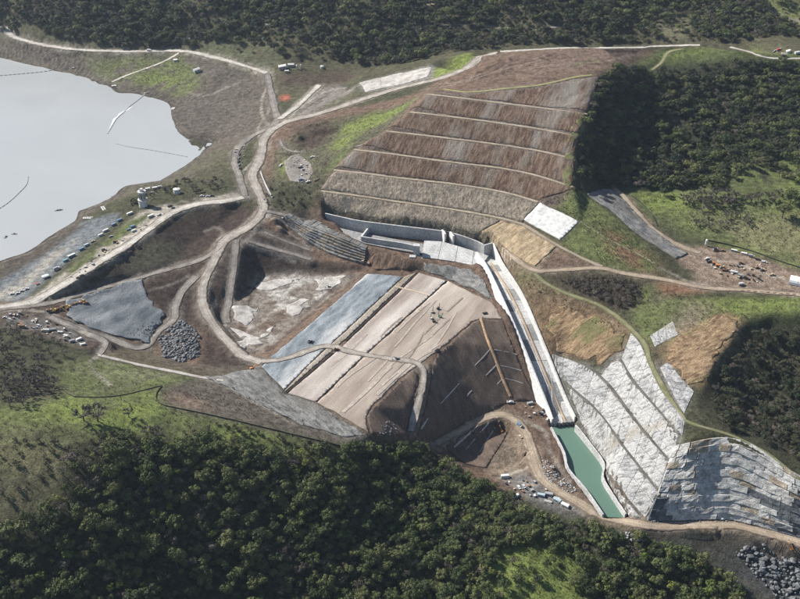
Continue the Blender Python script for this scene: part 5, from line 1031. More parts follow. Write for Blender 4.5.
fw_ = scatter([(-80,-25),(900,-25),(900,40),(780,36),(700,40),(640,42),(565,43),(500,46),(440,54),(400,64),(345,62),(280,58),(230,50),(180,44),(120,46),(60,40),(25,30),(-80,10)], 4200, 4.6, 33, dens=lambda p: np.where(openm(p), .02, np.clip(.85 + 2.4 * fbm(p[:, 0], p[:, 1], 90, 3, 92) - np.clip((-250 - p[:, 0]) / 250, 0, .5), .05, 1)))
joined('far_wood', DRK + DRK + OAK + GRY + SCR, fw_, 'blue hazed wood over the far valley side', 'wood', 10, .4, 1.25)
bs = scatter([(560,280),(600,276),(638,284),(642,302),(622,308),(598,298),(575,290)], 120, 2.6, 34); joined('brush', SCR + GRY, bs, 'dark brush patch on the slope between the two tan tracks', 'brush', 11, .4, .75)
sh_ = scatter([(262,204),(272,180),(290,185),(318,193),(300,205),(285,210)], 34, 3, 35); joined('brush', SCR, sh_, 'low dark brush on the slope below the parking pad', 'brush', 12, .2, .8)
sb = scatter([(118,207),(135,198),(160,188),(200,178),(232,180),(225,190),(180,195),(140,205)], 50, 3.5, 36); joined('shore_brush', SCR + GRY[:1], sb, 'dark brush on the bank around the intake tower', 'brush', 13, .25, 1.2)
# ------------------------------------------------------------------ machines, huts and small things
def bx(bm, c, s, taper=(1, 1), rx=0, ry=0, rz=0, shift=0):
    m = Matrix.Translation(c) @ Matrix.Rotation(rz, 4, 'Z') @ Matrix.Rotation(ry, 4, 'Y') @ Matrix.Rotation(rx, 4, 'X'); v = []
    for z in (-.5, .5):
        t = taper if z > 0 else (1, 1)
        for x, y in ((-.5, -.5), (.5, -.5), (.5, .5), (-.5, .5)): v.append(bm.verts.new(m @ Vector((x * s[0] * t[0] + (shift if z > 0 else 0), y * s[1] * t[1], z * s[2]))))
    for f in ((3, 2, 1, 0), (4, 5, 6, 7), (0, 1, 5, 4), (1, 2, 6, 5), (2, 3, 7, 6), (3, 0, 4, 7)): bm.faces.new([v[i] for i in f])
def cyl(bm, a, b, r1, r2=None, n=10):
    r2 = r1 if r2 is None else r2; a = Vector(a); b = Vector(b); d = (b - a).normalized(); u = d.orthogonal().normalized(); w_ = d.cross(u); A = [a + (u * math.cos(t) + w_ * math.sin(t)) * r1 for t in [2 * math.pi * i / n for i in range(n)]]; B_ = [b + (u * math.cos(t) + w_ * math.sin(t)) * r2 for t in [2 * math.pi * i / n for i in range(n)]]
    A = [bm.verts.new(p) for p in A]; B_ = [bm.verts.new(p) for p in B_]
    for i in range(n): bm.faces.new([A[i], A[(i + 1) % n], B_[(i + 1) % n], B_[i]])
    bm.faces.new(A[::-1]); bm.faces.new(B_)
PARTS = {}
def pmesh(name, mt, fn, bev=0):
    bm = bmesh.new(); fn(bm)
    if bev: bmesh.ops.bevel(bm, geom=bm.edges[:], offset=bev, segments=1, affect='EDGES')
    bmesh.ops.recalc_face_normals(bm, faces=bm.faces); me = bpy.data.meshes.new(name); bm.to_mesh(me); bm.free(); me.materials.append(M[mt]); return (name, me)
def wheels(xs_, y, r_, w_):
    return [pmesh('wheel', 'rubber', lambda bm, x=x, s=s: cyl(bm, (x, s * y - w_ / 2, r_), (x, s * y + w_ / 2, r_), r_)) for x in xs_ for s in (-1, 1)]
def L_(bm, *a, **k): bx(bm, *a, **k)
def quonset(bm, l, w_, h, n=9):
    rows = []
    for x in (-l / 2, -l / 6, l / 6, l / 2): rows.append([bm.verts.new((x, -w_ / 2 * math.cos(math.pi * i / n), h * math.sin(math.pi * i / n) ** .8)) for i in range(n + 1)])
    for a, b in zip(rows, rows[1:]):
        for i in range(n): bm.faces.new([a[i], a[i + 1], b[i + 1], b[i]])
    bm.faces.new(rows[0]); bm.faces.new(rows[-1][::-1])
PROTO = {
 'parked_car': [pmesh('body', 'white', lambda b: bx(b, (0, 0, .65), (4.5, 1.85, .75), (.97, .94)), .08), pmesh('cabin', 'glass', lambda b: bx(b, (-.25, 0, 1.3), (2.6, 1.7, .62), (.68, .84)), .05), pmesh('roof', 'white', lambda b: bx(b, (-.25, 0, 1.64), (1.75, 1.4, .08)))] + wheels((-1.4, 1.4), .85, .36, .26),
 'pickup_truck': [pmesh('body', 'white', lambda b: (bx(b, (0, 0, .75), (5.6, 2.0, .6), (.98, .95)), bx(b, (-1.7, .92, 1.2), (2.1, .12, .4)), bx(b, (-1.7, -.92, 1.2), (2.1, .12, .4)), bx(b, (-2.72, 0, 1.2), (.12, 1.9, .4)))), pmesh('cab', 'white', lambda b: bx(b, (.35, 0, 1.45), (2.1, 1.85, .8), (.78, .86)), .06), pmesh('window', 'glass', lambda b: bx(b, (.35, 0, 1.5), (1.95, 1.9, .45), (.84, .9)))] + wheels((-1.75, 1.75), .92, .42, .3),
 'box_truck': [pmesh('cab', 'white', lambda b: bx(b, (3.1, 0, 1.7), (1.8, 2.3, 2.0), (.8, .92)), .08), pmesh('cargo_box', 'white', lambda b: bx(b, (-.7, 0, 2.3), (5.4, 2.45, 2.7)), .06), pmesh('windscreen', 'glass', lambda b: bx(b, (3.85, 0, 2.15), (.5, 2.0, .7), ry=-.25)), pmesh('chassis', 'steel', lambda b: bx(b, (0, 0, .75), (7.4, 1.2, .3)))] + wheels((-2.2, 2.8), 1.05, .5, .35),
 'office_trailer': [pmesh('body', 'white', lambda b: bx(b, (0, 0, 1.9), (9.5, 3.0, 2.6)), .05), pmesh('roof', 'offwhite', lambda b: bx(b, (0, 0, 3.3), (9.8, 3.3, .22))), pmesh('skirt', 'greyp', lambda b: bx(b, (0, 0, .35), (9.2, 2.7, .7))), pmesh('door', 'greyp', lambda b: bx(b, (1.2, -1.53, 1.65), (.95, .08, 2.0)))] + [pmesh('window', 'glass', lambda b, x=x: bx(b, (x, -1.53, 2.1), (1.2, .08, .8))) for x in (-3, -1, 3.2)],
 'shipping_container': [pmesh('body', 'blue', lambda b: (bx(b, (0, 0, 1.3), (6.0, 2.4, 2.55)), [bx(b, (-2.7 + i * .6, s * 1.23, 1.3), (.3, .08, 2.3)) for i in range(10) for s in (-1, 1)])), pmesh('door', 'blue', lambda b: (bx(b, (3.04, .6, 1.3), (.07, 1.1, 2.35)), bx(b, (3.04, -.6, 1.3), (.07, 1.1, 2.35)))), pmesh('corner_post', 'steel', lambda b: [bx(b, (sx * 3.0, sy * 1.2, 1.3), (.16, .16, 2.66)) for sx in (-1, 1) for sy in (-1, 1)])],
 'dump_truck': [pmesh('chassis', 'steel', lambda b: bx(b, (0, 0, 1.1), (8.2, 1.6, .6))), pmesh('cab', 'yellow', lambda b: (bx(b, (3.1, 0, 2.2), (2.0, 2.7, 1.8), (.85, .9)), bx(b, (4.4, 0, 1.5), (1.4, 2.4, 1.0), (.8, .9))), .06), pmesh('dump_bed', 'yellow', lambda b: (bx(b, (-1.4, 0, 1.75), (5.6, 2.8, .25), ry=.06), bx(b, (-1.2, 1.45, 2.5), (5.6, .16, 1.4)), bx(b, (-1.2, -1.45, 2.5), (5.6, .16, 1.4)), bx(b, (1.5, 0, 2.7), (.2, 2.9, 1.8)), bx(b, (2.3, 0, 3.65), (1.8, 2.9, .16)))), pmesh('load', 'brown', lambda b: bx(b, (-1.2, 0, 2.5), (4.8, 2.5, 1.1), (.6, .5))), pmesh('window', 'glass', lambda b: bx(b, (3.15, 0, 2.55), (2.02, 2.6, .6), (.9, .95)))] + wheels((-3, -1.3, 3.2), 1.35, .75, .6),
 'excavator': [pmesh('track', 'rubber', lambda b, s=s: (bx(b, (0, s * 1.25, .5), (3.6, .6, .95)), cyl(b, (1.8, s * 1.25 - .3, .5), (1.8, s * 1.25 + .3, .5), .48), cyl(b, (-1.8, s * 1.25 - .3, .5), (-1.8, s * 1.25 + .3, .5), .48))) for s in (-1, 1)] + [pmesh('house', 'orange', lambda b: bx(b, (-.8, 0, 1.75), (3.2, 2.6, 1.3), (.95, .95)), .08), pmesh('cab', 'glass', lambda b: bx(b, (.85, .75, 2.2), (1.5, 1.0, 1.7), (.85, .9)), .05), pmesh('boom', 'orange', lambda b: (bx(b, (2.6, -.2, 3.2), (4.2, .5, .7), ry=-.75), bx(b, (5.2, -.2, 4.35), (2.6, .45, .55), ry=.25))), pmesh('stick', 'orange', lambda b: bx(b, (6.5, -.2, 2.6), (.45, .4, 3.4), ry=.12)), pmesh('bucket', 'steel', lambda b: bx(b, (6.2, -.2, .8), (1.2, 1.2, .9), (.6, 1)))],
 'bulldozer': [pmesh('track', 'rubber', lambda b, s=s: (bx(b, (0, s * 1.2, .6), (3.4, .6, 1.1)), cyl(b, (1.7, s * 1.2 - .3, .6), (1.7, s * 1.2 + .3, .6), .55), cyl(b, (-1.7, s * 1.2 - .3, .6), (-1.7, s * 1.2 + .3, .6), .55))) for s in (-1, 1)] + [pmesh('body', 'yellow', lambda b: bx(b, (.4, 0, 1.4), (3.6, 1.6, 1.2), (.9, .9)), .08), pmesh('cab', 'glass', lambda b: bx(b, (-.9, 0, 2.5), (1.5, 1.6, 1.4), (.85, .85)), .05), pmesh('cab_roof', 'yellow', lambda b: bx(b, (-.9, 0, 3.25), (1.6, 1.6, .14))), pmesh('blade', 'yellow', lambda b: bx(b, (2.9, 0, .85), (.3, 3.9, 1.4), ry=.15)), pmesh('ripper', 'steel', lambda b: bx(b, (-2.6, 0, .9), (.6, 1.4, .9)))],
 'drill_rig': [pmesh('track', 'rubber', lambda b, s=s: bx(b, (0, s * 1.2, .5), (3.6, .6, 1.0)), .15) for s in (-1, 1)] + [pmesh('body', 'green', lambda b: bx(b, (-.6, 0, 1.6), (3.4, 2.2, 1.3)), .08), pmesh('cab', 'glass', lambda b: bx(b, (1.2, .6, 2.0), (1.3, 1.1, 1.6), (.85, .9))), pmesh('mast', 'steel', lambda b: (bx(b, (2.3, -.4, 4.2), (.35, .35, 8.0)), bx(b, (2.3, .3, 4.2), (.25, .25, 8.0)), [bx(b, (2.3, -.05, .8 + i), (.12, .8, .12)) for i in range(8)]))],
 'tank_trailer': [pmesh('tank', 'white', lambda b: (cyl(b, (-3.4, 0, 2.1), (3.4, 0, 2.1), 1.25, None, 14), cyl(b, (3.4, 0, 2.1), (3.8, 0, 2.1), 1.25, .8, 14), cyl(b, (-3.8, 0, 2.1), (-3.4, 0, 2.1), .8, 1.25, 14))), pmesh('chassis', 'steel', lambda b: bx(b, (0, 0, .8), (7.2, 1.4, .3))), pmesh('hatch', 'greyp', lambda b: cyl(b, (0, 0, 3.3), (0, 0, 3.55), .4))] + wheels((-2.8, -1.6), 1.0, .5, .4),
 'canopy_tent': [pmesh('roof', 'cloth', lambda b: bx(b, (0, 0, 3.5), (7.5, 4.6, 1.1), (.72, .12)), 0)] + [pmesh('leg', 'steel', lambda b, sx=sx, sy=sy: cyl(b, (sx * 3.6, sy * 2.1, -.3), (sx * 3.6, sy * 2.1, 3.0), .12, None, 6)) for sx in (-1, 1) for sy in (-1, 1)] + [pmesh('wall', 'cloth', lambda b: bx(b, (0, 2.15, 1.7), (7.2, .06, 2.5)))],
 'arched_tent': [pmesh('cover', 'cloth', lambda b: quonset(b, 18, 12, 7)), pmesh('rib', 'offwhite', lambda b: [quonset(b, .3, 12.25, 7.15) for _ in (0,)]), pmesh('door', 'greyp', lambda b: bx(b, (-9.05, 0, 1.8), (.15, 4, 3.6)))],
 'shed': [pmesh('wall', 'offwhite', lambda b: bx(b, (0, 0, 1.5), (7, 4.5, 3.2))), pmesh('roof', 'white', lambda b: bx(b, (0, 0, 3.6), (7.6, 5.1, 1.1), (1, .06))), pmesh('door', 'greyp', lambda b: bx(b, (-1.5, -2.3, 1.1), (1.6, .1, 2.2))), pmesh('window', 'glass', lambda b: bx(b, (1.6, -2.3, 1.7), (1.4, .1, .9)))],
 'storage_tank': [pmesh('shell', 'white', lambda b: cyl(b, (0, 0, -.3), (0, 0, 4.2), 3.4, None, 20)), pmesh('roof', 'offwhite', lambda b: cyl(b, (0, 0, 4.2), (0, 0, 5.2), 3.5, .4, 20)), pmesh('ladder', 'steel', lambda b: (bx(b, (3.5, .2, 2.2), (.08, .08, 4.6)), bx(b, (3.5, -.2, 2.2), (.08, .08, 4.6)), [bx(b, (3.5, 0, .4 + i * .5), (.06, .4, .06)) for i in range(8)]))],
 'silo': [pmesh('shell', 'white', lambda b: cyl(b, (0, 0, 2.2), (0, 0, 8), 1.5, None, 14)), pmesh('cone', 'offwhite', lambda b: cyl(b, (0, 0, 1.0), (0, 0, 2.2), .4, 1.5, 14)), pmesh('cap', 'white', lambda b: cyl(b, (0, 0, 8), (0, 0, 8.8), 1.55, .3, 14))] + [pmesh('leg', 'steel', lambda b, x=x, y=y: cyl(b, (x, y, -.3), (x, y, 3.0), .12, None, 6)) for x in (-1, 1) for y in (-1, 1)],
 'material_stack': [pmesh('sheet', 'lightblue', lambda b, i=i: bx(b, ((i % 2) * .3, (i % 3) * .2, .25 + i * .42), (6.5, 2.6, .34), rz=.03 * (i % 3 - 1))) for i in range(5)] + [pmesh('bearer', 'wood', lambda b, x=x: bx(b, (x, 0, .02), (.3, 3, .3))) for x in (-2, 2)],
 'pipe_stack': [pmesh('pipe', 'offwhite', lambda b, y=y, z=z: cyl(b, (-4, y, z), (4, y, z), .42, None, 8)) for (y, z) in ((-.9, .4), (0, .4), (.9, .4), (-.45, 1.15), (.45, 1.15))],
 'boat': [pmesh('hull', 'white', lambda b: bx(b, (0, 0, .35), (6, 2.0, .9), (1.06, 1.15)), .1), pmesh('cabin', 'greyp', lambda b: bx(b, (.4, 0, 1.2), (1.8, 1.4, 1.0), (.8, .9)))],
}
COLP = {'parked_car': ('body', 'roof'), 'pickup_truck': ('body', 'cab'), 'box_truck': ('cargo_box',), 'office_trailer': ('body',), 'shipping_container': ('body', 'door'), 'dump_truck': ('cab', 'dump_bed'), 'excavator': ('house', 'boom', 'stick'), 'bulldozer': ('body', 'blade', 'cab_roof'), 'drill_rig': ('body',), 'tank_trailer': ('tank',), 'canopy_tent': ('roof',), 'shed': ('wall',), 'material_stack': ('sheet',), 'arched_tent': (), 'storage_tank': (), 'silo': (), 'pipe_stack': ('pipe',), 'boat': ('hull',)}
CAT = {'parked_car': 'car', 'pickup_truck': 'pickup', 'box_truck': 'truck', 'office_trailer': 'trailer', 'shipping_container': 'container', 'dump_truck': 'dump truck', 'excavator': 'excavator', 'bulldozer': 'bulldozer', 'drill_rig': 'drill rig', 'tank_trailer': 'tank trailer', 'canopy_tent': 'tent', 'arched_tent': 'tent', 'shed': 'shed', 'storage_tank': 'tank', 'silo': 'silo', 'material_stack': 'sheet stack', 'pipe_stack': 'pipe stack', 'boat': 'boat'}
SUB = {('office_trailer', 'door'): [pmesh('handle', 'steel', lambda b: bx(b, (1.55, -1.6, 1.6), (.08, .1, .25)))], ('office_trailer', 'window'): [], ('shed', 'door'): [pmesh('handle', 'steel', lambda b: bx(b, (-.95, -2.4, 1.1), (.1, .12, .3)))], ('shed', 'window'): [pmesh('frame', 'white', lambda b: (bx(b, (1.6, -2.32, 2.2), (1.6, .14, .12)), bx(b, (1.6, -2.32, 1.2), (1.6, .14, .12)), bx(b, (.85, -2.32, 1.7), (.12, .14, .9)), bx(b, (2.35, -2.32, 1.7), (.12, .14, .9))))], ('excavator', 'bucket'): [pmesh('tooth', 'steel', lambda b: [bx(b, (6.2 - .7, -.2 + y, .45), (.4, .15, .15)) for y in (-.45, -.15, .15, .45)])], ('bulldozer', 'blade'): [pmesh('cutting_edge', 'steel', lambda b: bx(b, (3.0, 0, .18), (.12, 4.0, .22)))], ('arched_tent', 'door'): [pmesh('frame', 'steel', lambda b: (bx(b, (-9.1, 2.1, 1.8), (.2, .2, 3.8)), bx(b, (-9.1, -2.1, 1.8), (.2, .2, 3.8)), bx(b, (-9.1, 0, 3.7), (.2, 4.4, .2))))], ('box_truck', 'cargo_box'): [pmesh('rear_door', 'greyp', lambda b: bx(b, (-3.44, 0, 2.3), (.08, 2.2, 2.4)))], ('storage_tank', 'roof'): [pmesh('vent', 'steel', lambda b: cyl(b, (0, 0, 5.1), (0, 0, 5.8), .25, None, 6))]}
def put(kind, u, v, ang, label, color=None, s=1.0, group=None, dz=.12, z=None):
    """one machine or hut where the sight line through (u, v) meets the ground; ang: heading on the ground"""
    g = onground([(u, v)])[0] if z is None else np.array(at(u, v, z)); a = R(ang)
    if z is None:   # follow the slope of the ground
        e = 1.5; nx = -(H(g[0] + e, g[1]) - H(g[0] - e, g[1])) / (2 * e); ny = -(H(g[0], g[1] + e) - H(g[0], g[1] - e)) / (2 * e); n = Vector((float(nx) * .8, float(ny) * .8, 1)).normalized()
    else: n = Vector((0, 0, 1))
    o = empty(kind, (g[0], g[1], g[2] + dz)); q_ = n.to_track_quat('Z', 'Y') if n.z < .9999 else Matrix.Identity(3).to_quaternion()
    o.rotation_euler = (Vector((0, 0, 1)).rotation_difference(n).to_matrix() @ Matrix.Rotation(a, 3, 'Z')).to_euler(); o.scale = (s * .74, s * .74, s * .74)
    tag(o, label, CAT[kind], group)
    for nm, me in PROTO[kind]:
        c = bpy.data.objects.new(nm, me); col.objects.link(c); c.parent = o
        for sn, sm_ in SUB.get((kind, nm), ()):
            d = bpy.data.objects.new(sn, sm_); col.objects.link(d); d.parent = c
        if color and nm in COLP[kind]: c.material_slots[0].link = 'OBJECT'; c.material_slots[0].material = M[color]
    return o
ORD = ['first', 'second', 'third', 'fourth', 'fifth', 'sixth', 'seventh', 'eighth', 'ninth', 'tenth', 'eleventh', 'twelfth', 'thirteenth', 'fourteenth']
# row of trailers and containers on the old dam, from the tower outwards
ROW = [('office_trailer',130,214.5,'white',.8),('shipping_container',120,221,'blue',1),('shipping_container',114,225.5,'blue',1),('office_trailer',106,231.5,'offwhite',.75),('shipping_container',101,236,'white',1),('pickup_truck',93,242,'tan',1.1),('shipping_container',87,246,'lightblue',1),('shipping_container',82,250,'blue',1),('office_trailer',72,257,'teal',.9),('shipping_container',66,261.5,'teal',1),('box_truck',57,270,'greyp',1)]
for i, (k, u, v, c, s) in enumerate(ROW): put(k, u, v, 41, f'{c} {CAT[k]}, {ORD[i]} from the tower in the lakeside row'.replace('greyp', 'grey').replace('lightblue', 'pale blue'), c, s, 'trailers and containers in the lakeside row')
ROW2 = [('office_trailer',151,217,'white',.8),('pickup_truck',159,215.5,'silver',1),('pickup_truck',170,206.5,'black',1.1),('parked_car',173,208.5,'black',1.1),('shipping_container',133,227.5,'blue',1),('shipping_container',134,231.5,'white',.9),('pickup_truck',129,230,'teal',1.1),('bulldozer',115,242.5,'brown',1),('pickup_truck',111,237,'greyp',1),('box_truck',104,251,'black',.8),('pickup_truck',138,247,'black',1),('parked_car',130,252,'brown',1.1),('pickup_truck',122,256,'black',1),('pickup_truck',82,276,'black',1),('parked_car',78,278,'brown',1.1)]
for i, (k, u, v, c, s) in enumerate(ROW2): put(k, u, v, 38, f'{c} {CAT[k]} beside the pale dam road, {ORD[i] if i < 14 else "last"} in order from the tower'.replace('greyp', 'grey'), c, s, 'vehicles beside the pale dam road')
put('canopy_tent', 46, 278, 30, 'white open canopy tent at the lower end of the lakeside row'); put('canopy_tent', 37.5, 284.5, 30, 'small bright red canopy beside the white canopy tent', 'red', .55)
for i, (u, v, c) in enumerate([(12,294.5,'white'),(18,294,'silver'),(27,289.5,'white'),(22,291.5,'offwhite'),(56,269,'white')]): put('parked_car', u, v, 35, f'{c} car, {ORD[i]} from the left edge on the lakeside gravel', c, 1.1, 'cars on the lakeside gravel')
# yellow trucks at the left yard
for i, (u, v) in enumerate([(49,311),(54,311.5),(59,309.5),(65,307),(68,308.5),(73,305.5),(78,304),(82,302.5),(85,304)]): put('dump_truck', u, v, [20, 60, 35][i % 3], f'tan yellow dump truck, {ORD[i]} from the left in the parked truck row', ['tan', 'yellow', 'brown'][i % 3], .75, 'dump trucks parked in the left yard')
STG = [('shipping_container',46,331.5,'white',1.0),('shipping_container',66,337,'offwhite',.9),('material_stack',79,340,'white',.9),('material_stack',60,333,'offwhite',.8),('pickup_truck',10,320,'white',1),('bulldozer',19,325,'orange',.9),('box_truck',23,328,'brown',.9),('pipe_stack',34,322,'tan',.8),('shipping_container',72,342,'greyp',.9),('pipe_stack',53,330,'greyp',.9),('pickup_truck',39,326,'silver',1),('material_stack',83,345,'offwhite',.8),('parked_car',5,318,'white',1),('excavator',15,316,'tan',.8)]
for i, (k, u, v, c, s) in enumerate(STG): put(k, u, v, [10, -30, 40][i % 3], f'{c} {CAT[k]} {["in the middle of", "at the right end of", "far along", "within", "at the left end of", "near", "beside the pickup in", "along", "right part of", "centre of", "between crates in", "rightmost in", "leftmost in", "upper left of"][i]} the left storage yard'.replace('greyp', 'grey'), c, s)
# tower road cars, junction
for i, (u, v) in enumerate([(239.5,155),(239,158.5),(238.7,162),(239,165.5),(240,169)]): put('parked_car', u, v, 80, f'dark car, {ORD[i]} from the top of the row by the haul road bend', ['black', 'greyp'][i % 2], 1.15, 'dark cars by the haul road bend')
for i, (u, v, c) in enumerate([(202,196.5,'white'),(208,196.8,'silver'),(212,196.4,'black')]): put('parked_car', u, v, 5, f'{c} car parked on the road shoulder right of the tower', c, 1.2)
for i, (u, v, c, k) in enumerate([(148,190,'white','shed'),(155,189,'offwhite','shed'),(160,188,'white','box_truck'),(152,193,'silver','pickup_truck'),(165,190,'greyp','pickup_truck')]): put(k, u, v, 15, f'{c} {CAT[k]}, {ORD[i]} of the cluster beside the intake tower'.replace('greyp', 'grey'), c, .8)
put('storage_tank', 177, 193, 0, 'wide low grey round tank right of the intake tower', s=1.3)
# drill rigs on the pad
for i, (u, v, c) in enumerate([(438,309.5,'black'),(432.5,313,'greyp'),(431.5,319,'white'),(440,317.5,'green'),(434,322.5,'black')]): put('drill_rig', u, v, 40 + i * 33, f'{c} drill rig, {ORD[i]} from the top of the cluster on the dam fill'.replace('greyp', 'grey'), c, .85, 'drill rigs on the dam fill', dz=.5)
put('pickup_truck', 485, 314, 20, 'dark pickup at the top corner of the dam fill', 'black', dz=.5); put('pickup_truck', 437, 351, 50, 'dark pickup at the edge of the fill above the ramp', 'black', dz=.5); put('excavator', 397, 359.5, 200, 'dark excavator on the cross track of the dam fill', 'greyp', .8, dz=.45); put('bulldozer', 336, 350.5, 20, 'small brown bulldozer at the trench crossing', 'brown', dz=.5)
put('bulldozer', 310, 342.5, 40, 'dark bulldozer standing on the blue gravel strip', 'greyp', 1.1, dz=.5); put('excavator', 252, 369.5, 30, 'orange excavator at the corner of the haul road below the pit', 'orange', .95); put('excavator', 329, 287, 200, 'small white excavator in the pit beside the gravel strip', 'white', .7); put('excavator', 368, 264, 160, 'brown excavator digging at the foot of the stepped wall', 'brown', 1.1); put('excavator', 283, 218, 40, 'white excavator beside the top end of the stepped wall', 'white', .7)
# lower works
for a in [('pickup_truck',510,402.5,10,'white truck beside the top of the curved road','white',1.3),('box_truck',519.5,426,-60,'blue truck on the inner side of the curved road','blue',.9),('excavator',501,431,120,'red orange excavator inside the road curve','orange',.9),('pickup_truck',520.5,437,-60,'tan pickup below the blue truck','tan',1),('material_stack',530,404,20,'grey sheet stack left of the chute foot','greyp',1),('excavator',541,414,200,'dark excavator working at the foot of the chute','greyp',1),('material_stack',547,420,60,'steel stack beside the pool head','offwhite',.7),('shipping_container',505,478,5,'white container at the top of the lower yard','white',1.3),('pickup_truck',519,488,-70,'white pickup in the lower yard','white',1.1),('pickup_truck',524,487,-70,'silver pickup in the lower yard','silver',1.1),('material_stack',516,497,40,'pale sheet stack nearest the trees in the lower yard','offwhite',1),('material_stack',541,496,-15,'blue grey sheet stack at the left of the lower stacks','lightblue',1.1),('material_stack',549,495,-15,'blue grey sheet stack in the middle of the lower stacks','greyp',1.1),('material_stack',557,501,-35,'blue grey sheet stack right of the middle lower stack','lightblue',1.2),('material_stack',565,506,-35,'grey sheet stack at the right end of the lower stacks','offwhite',1.2),('pipe_stack',548,502,-20,'pale pipe stack in front of the lower sheet stacks','offwhite',.9),('parked_car',722,519.5,10,'white car on the dark road under the bedded cliff','white',1.25),('excavator',791,547,100,'yellow orange excavator at the right end of the lower road','orange',1.05)]: put(a[0], a[1], a[2], a[3], a[4], a[5], a[6])
# right vehicle yard
YD = [('silo',706,246,'white',1,0),('box_truck',715,250.5,'black',.9,30),('office_trailer',734,251.5,'teal',.7,-28),('office_trailer',744,254.5,'white',.7,-28),('box_truck',751,257,'greyp',.9,-28),('pickup_truck',758,260,'black',1.1,-28),('pickup_truck',764,262.5,'white',1.2,-28),('pickup_truck',707,259,'white',1.1,20),('pickup_truck',709,262,'black',1.1,20),('bulldozer',713,264,'orange',.9,40),('box_truck',718,266.5,'orange',.8,-10),('dump_truck',722,268,'tan',.7,10),('dump_truck',725,271,'brown',.8,-20),('tank_trailer',734,273.5,'white',1.1,-25),('box_truck',740,277,'greyp',.9,-25),('bulldozer',746,279,'black',1,-25),('box_truck',741,285,'white',.8,10),('bulldozer',741,264,'brown',1,0),('excavator',757,268,'brown',1,20),('bulldozer',762,270.5,'tan',1,10),('pickup_truck',772,275,'tan',1.1,0),('pickup_truck',722,251,'brown',1.1,0)]
for i, (k, u, v, c, s, a) in enumerate(YD):
    lab = f'{c} {CAT[k]} ' + ['at the upper corner of the yard beside the fence', 'just right of the silo', 'first of the fence row after the silo', 'second of the fence row after the silo', 'third of the fence row after the silo', 'fourth of the fence row after the silo', 'last of the fence row near the arched tent', 'at the left end of the middle cluster', 'next to the left end of the middle cluster', 'left part of the middle cluster', 'left centre of the middle cluster', 'upper centre of the middle cluster', 'lower centre of the middle cluster', 'in the middle cluster of the yard', 'right of the white tank trailer', 'at the right end of the middle cluster', 'alone at the lower edge of the yard', 'alone between the fence row and the cluster', 'standing in the open right part of the yard', 'behind the brown excavator in the yard', 'near the arched tent in the yard', 'between the silo and the fence row'][i]
    put(k, u, v, a, lab.replace('greyp', 'grey'), c, s)
put('arched_tent', 798, 283, -25, 'large white arched tent at the right edge of the yard', s=1.0)
for i in range(9): put('pipe_stack', 742 + i * 6.5, 291 + i * .45, -8 + 9 * (i % 3), f'brown log stack, {ORD[i]} from the left along the lower yard edge', 'brown', .45, 'log stacks on the lower yard edge')
# ridge top right and far plant yard, parking pad
for a in [('storage_tank',789,53,0,'white round tank on the ridge at the upper right',None,1.0),('shed',797,53.5,10,'white shed on the ridge right of the round tank','white',.9),('box_truck',779,50.5,10,'red truck on the ridge left of the round tank','red',.9),('pickup_truck',775,51.5,20,'grey pickup on the ridge road left of the red truck','greyp',1.2),('shed',783,55,0,'brown low shed on the ridge in front of the tank','brown',.8),('shed',283,68.5,4,'long blue grey shed in the far plant yard','greyp',1.6),('shed',291,66.5,4,'dark shed in the middle of the far plant yard','greyp',1.3),('silo',297,69,0,'left white silo in the far plant yard',None,.8),('silo',301,68.5,0,'right white silo in the far plant yard',None,.8),('storage_tank',322,68,0,'small white tank at the right end of the far plant yard',None,.8),('shipping_container',287,72,4,'white container in front of the far plant sheds','white',1.1),('pickup_truck',281,166,60,'white pickup on the grass left of the parking pad','white',1.2),('pickup_truck',300.5,168,20,'dark pickup in the middle of the parking pad','black',1.1),('parked_car',303,170,40,'silver car in the middle of the parking pad','silver',1.1),('pickup_truck',312.5,157.5,0,'white pickup above the parking pad','white',1.1),('pickup_truck',301,180,10,'blue pickup at the lower edge of the parking pad','blue',1.1),('pipe_stack',317,180,20,'brown timber heap right of the parking pad','brown',.9),('pickup_truck',308,182,20,'white pickup at the lower right of the parking pad','white',1.1),('shed',149,50.8,2,'small pale shed beside the far lake road','offwhite',.8),('shed',188,41,0,'tiny pale shed in the far wood','offwhite',1.2),('shed',253,22.5,0,'white shed on the far forest track','white',1.2),('shed',197,71.5,30,'long pale shed on the mud flat above the lake','white',1.4),('shed',176,61,0,'small white shed at the top of the boat ramp','white',.9)]: put(a[0], a[1], a[2], a[3], a[4], a[5], a[6])
for i, (u, v) in enumerate([(57,210.5),(60,210),(14,234),(5.5,237)]): put('boat', u, v, [10, 20, 0, 80][i], ['left grey boat of the pair on the lake', 'right grey boat of the pair on the lake', 'dark work boat on the lake near the left edge', 'dark boat at the left edge of the lake'][i], 'greyp', 1.0, z=LAKE, dz=0)

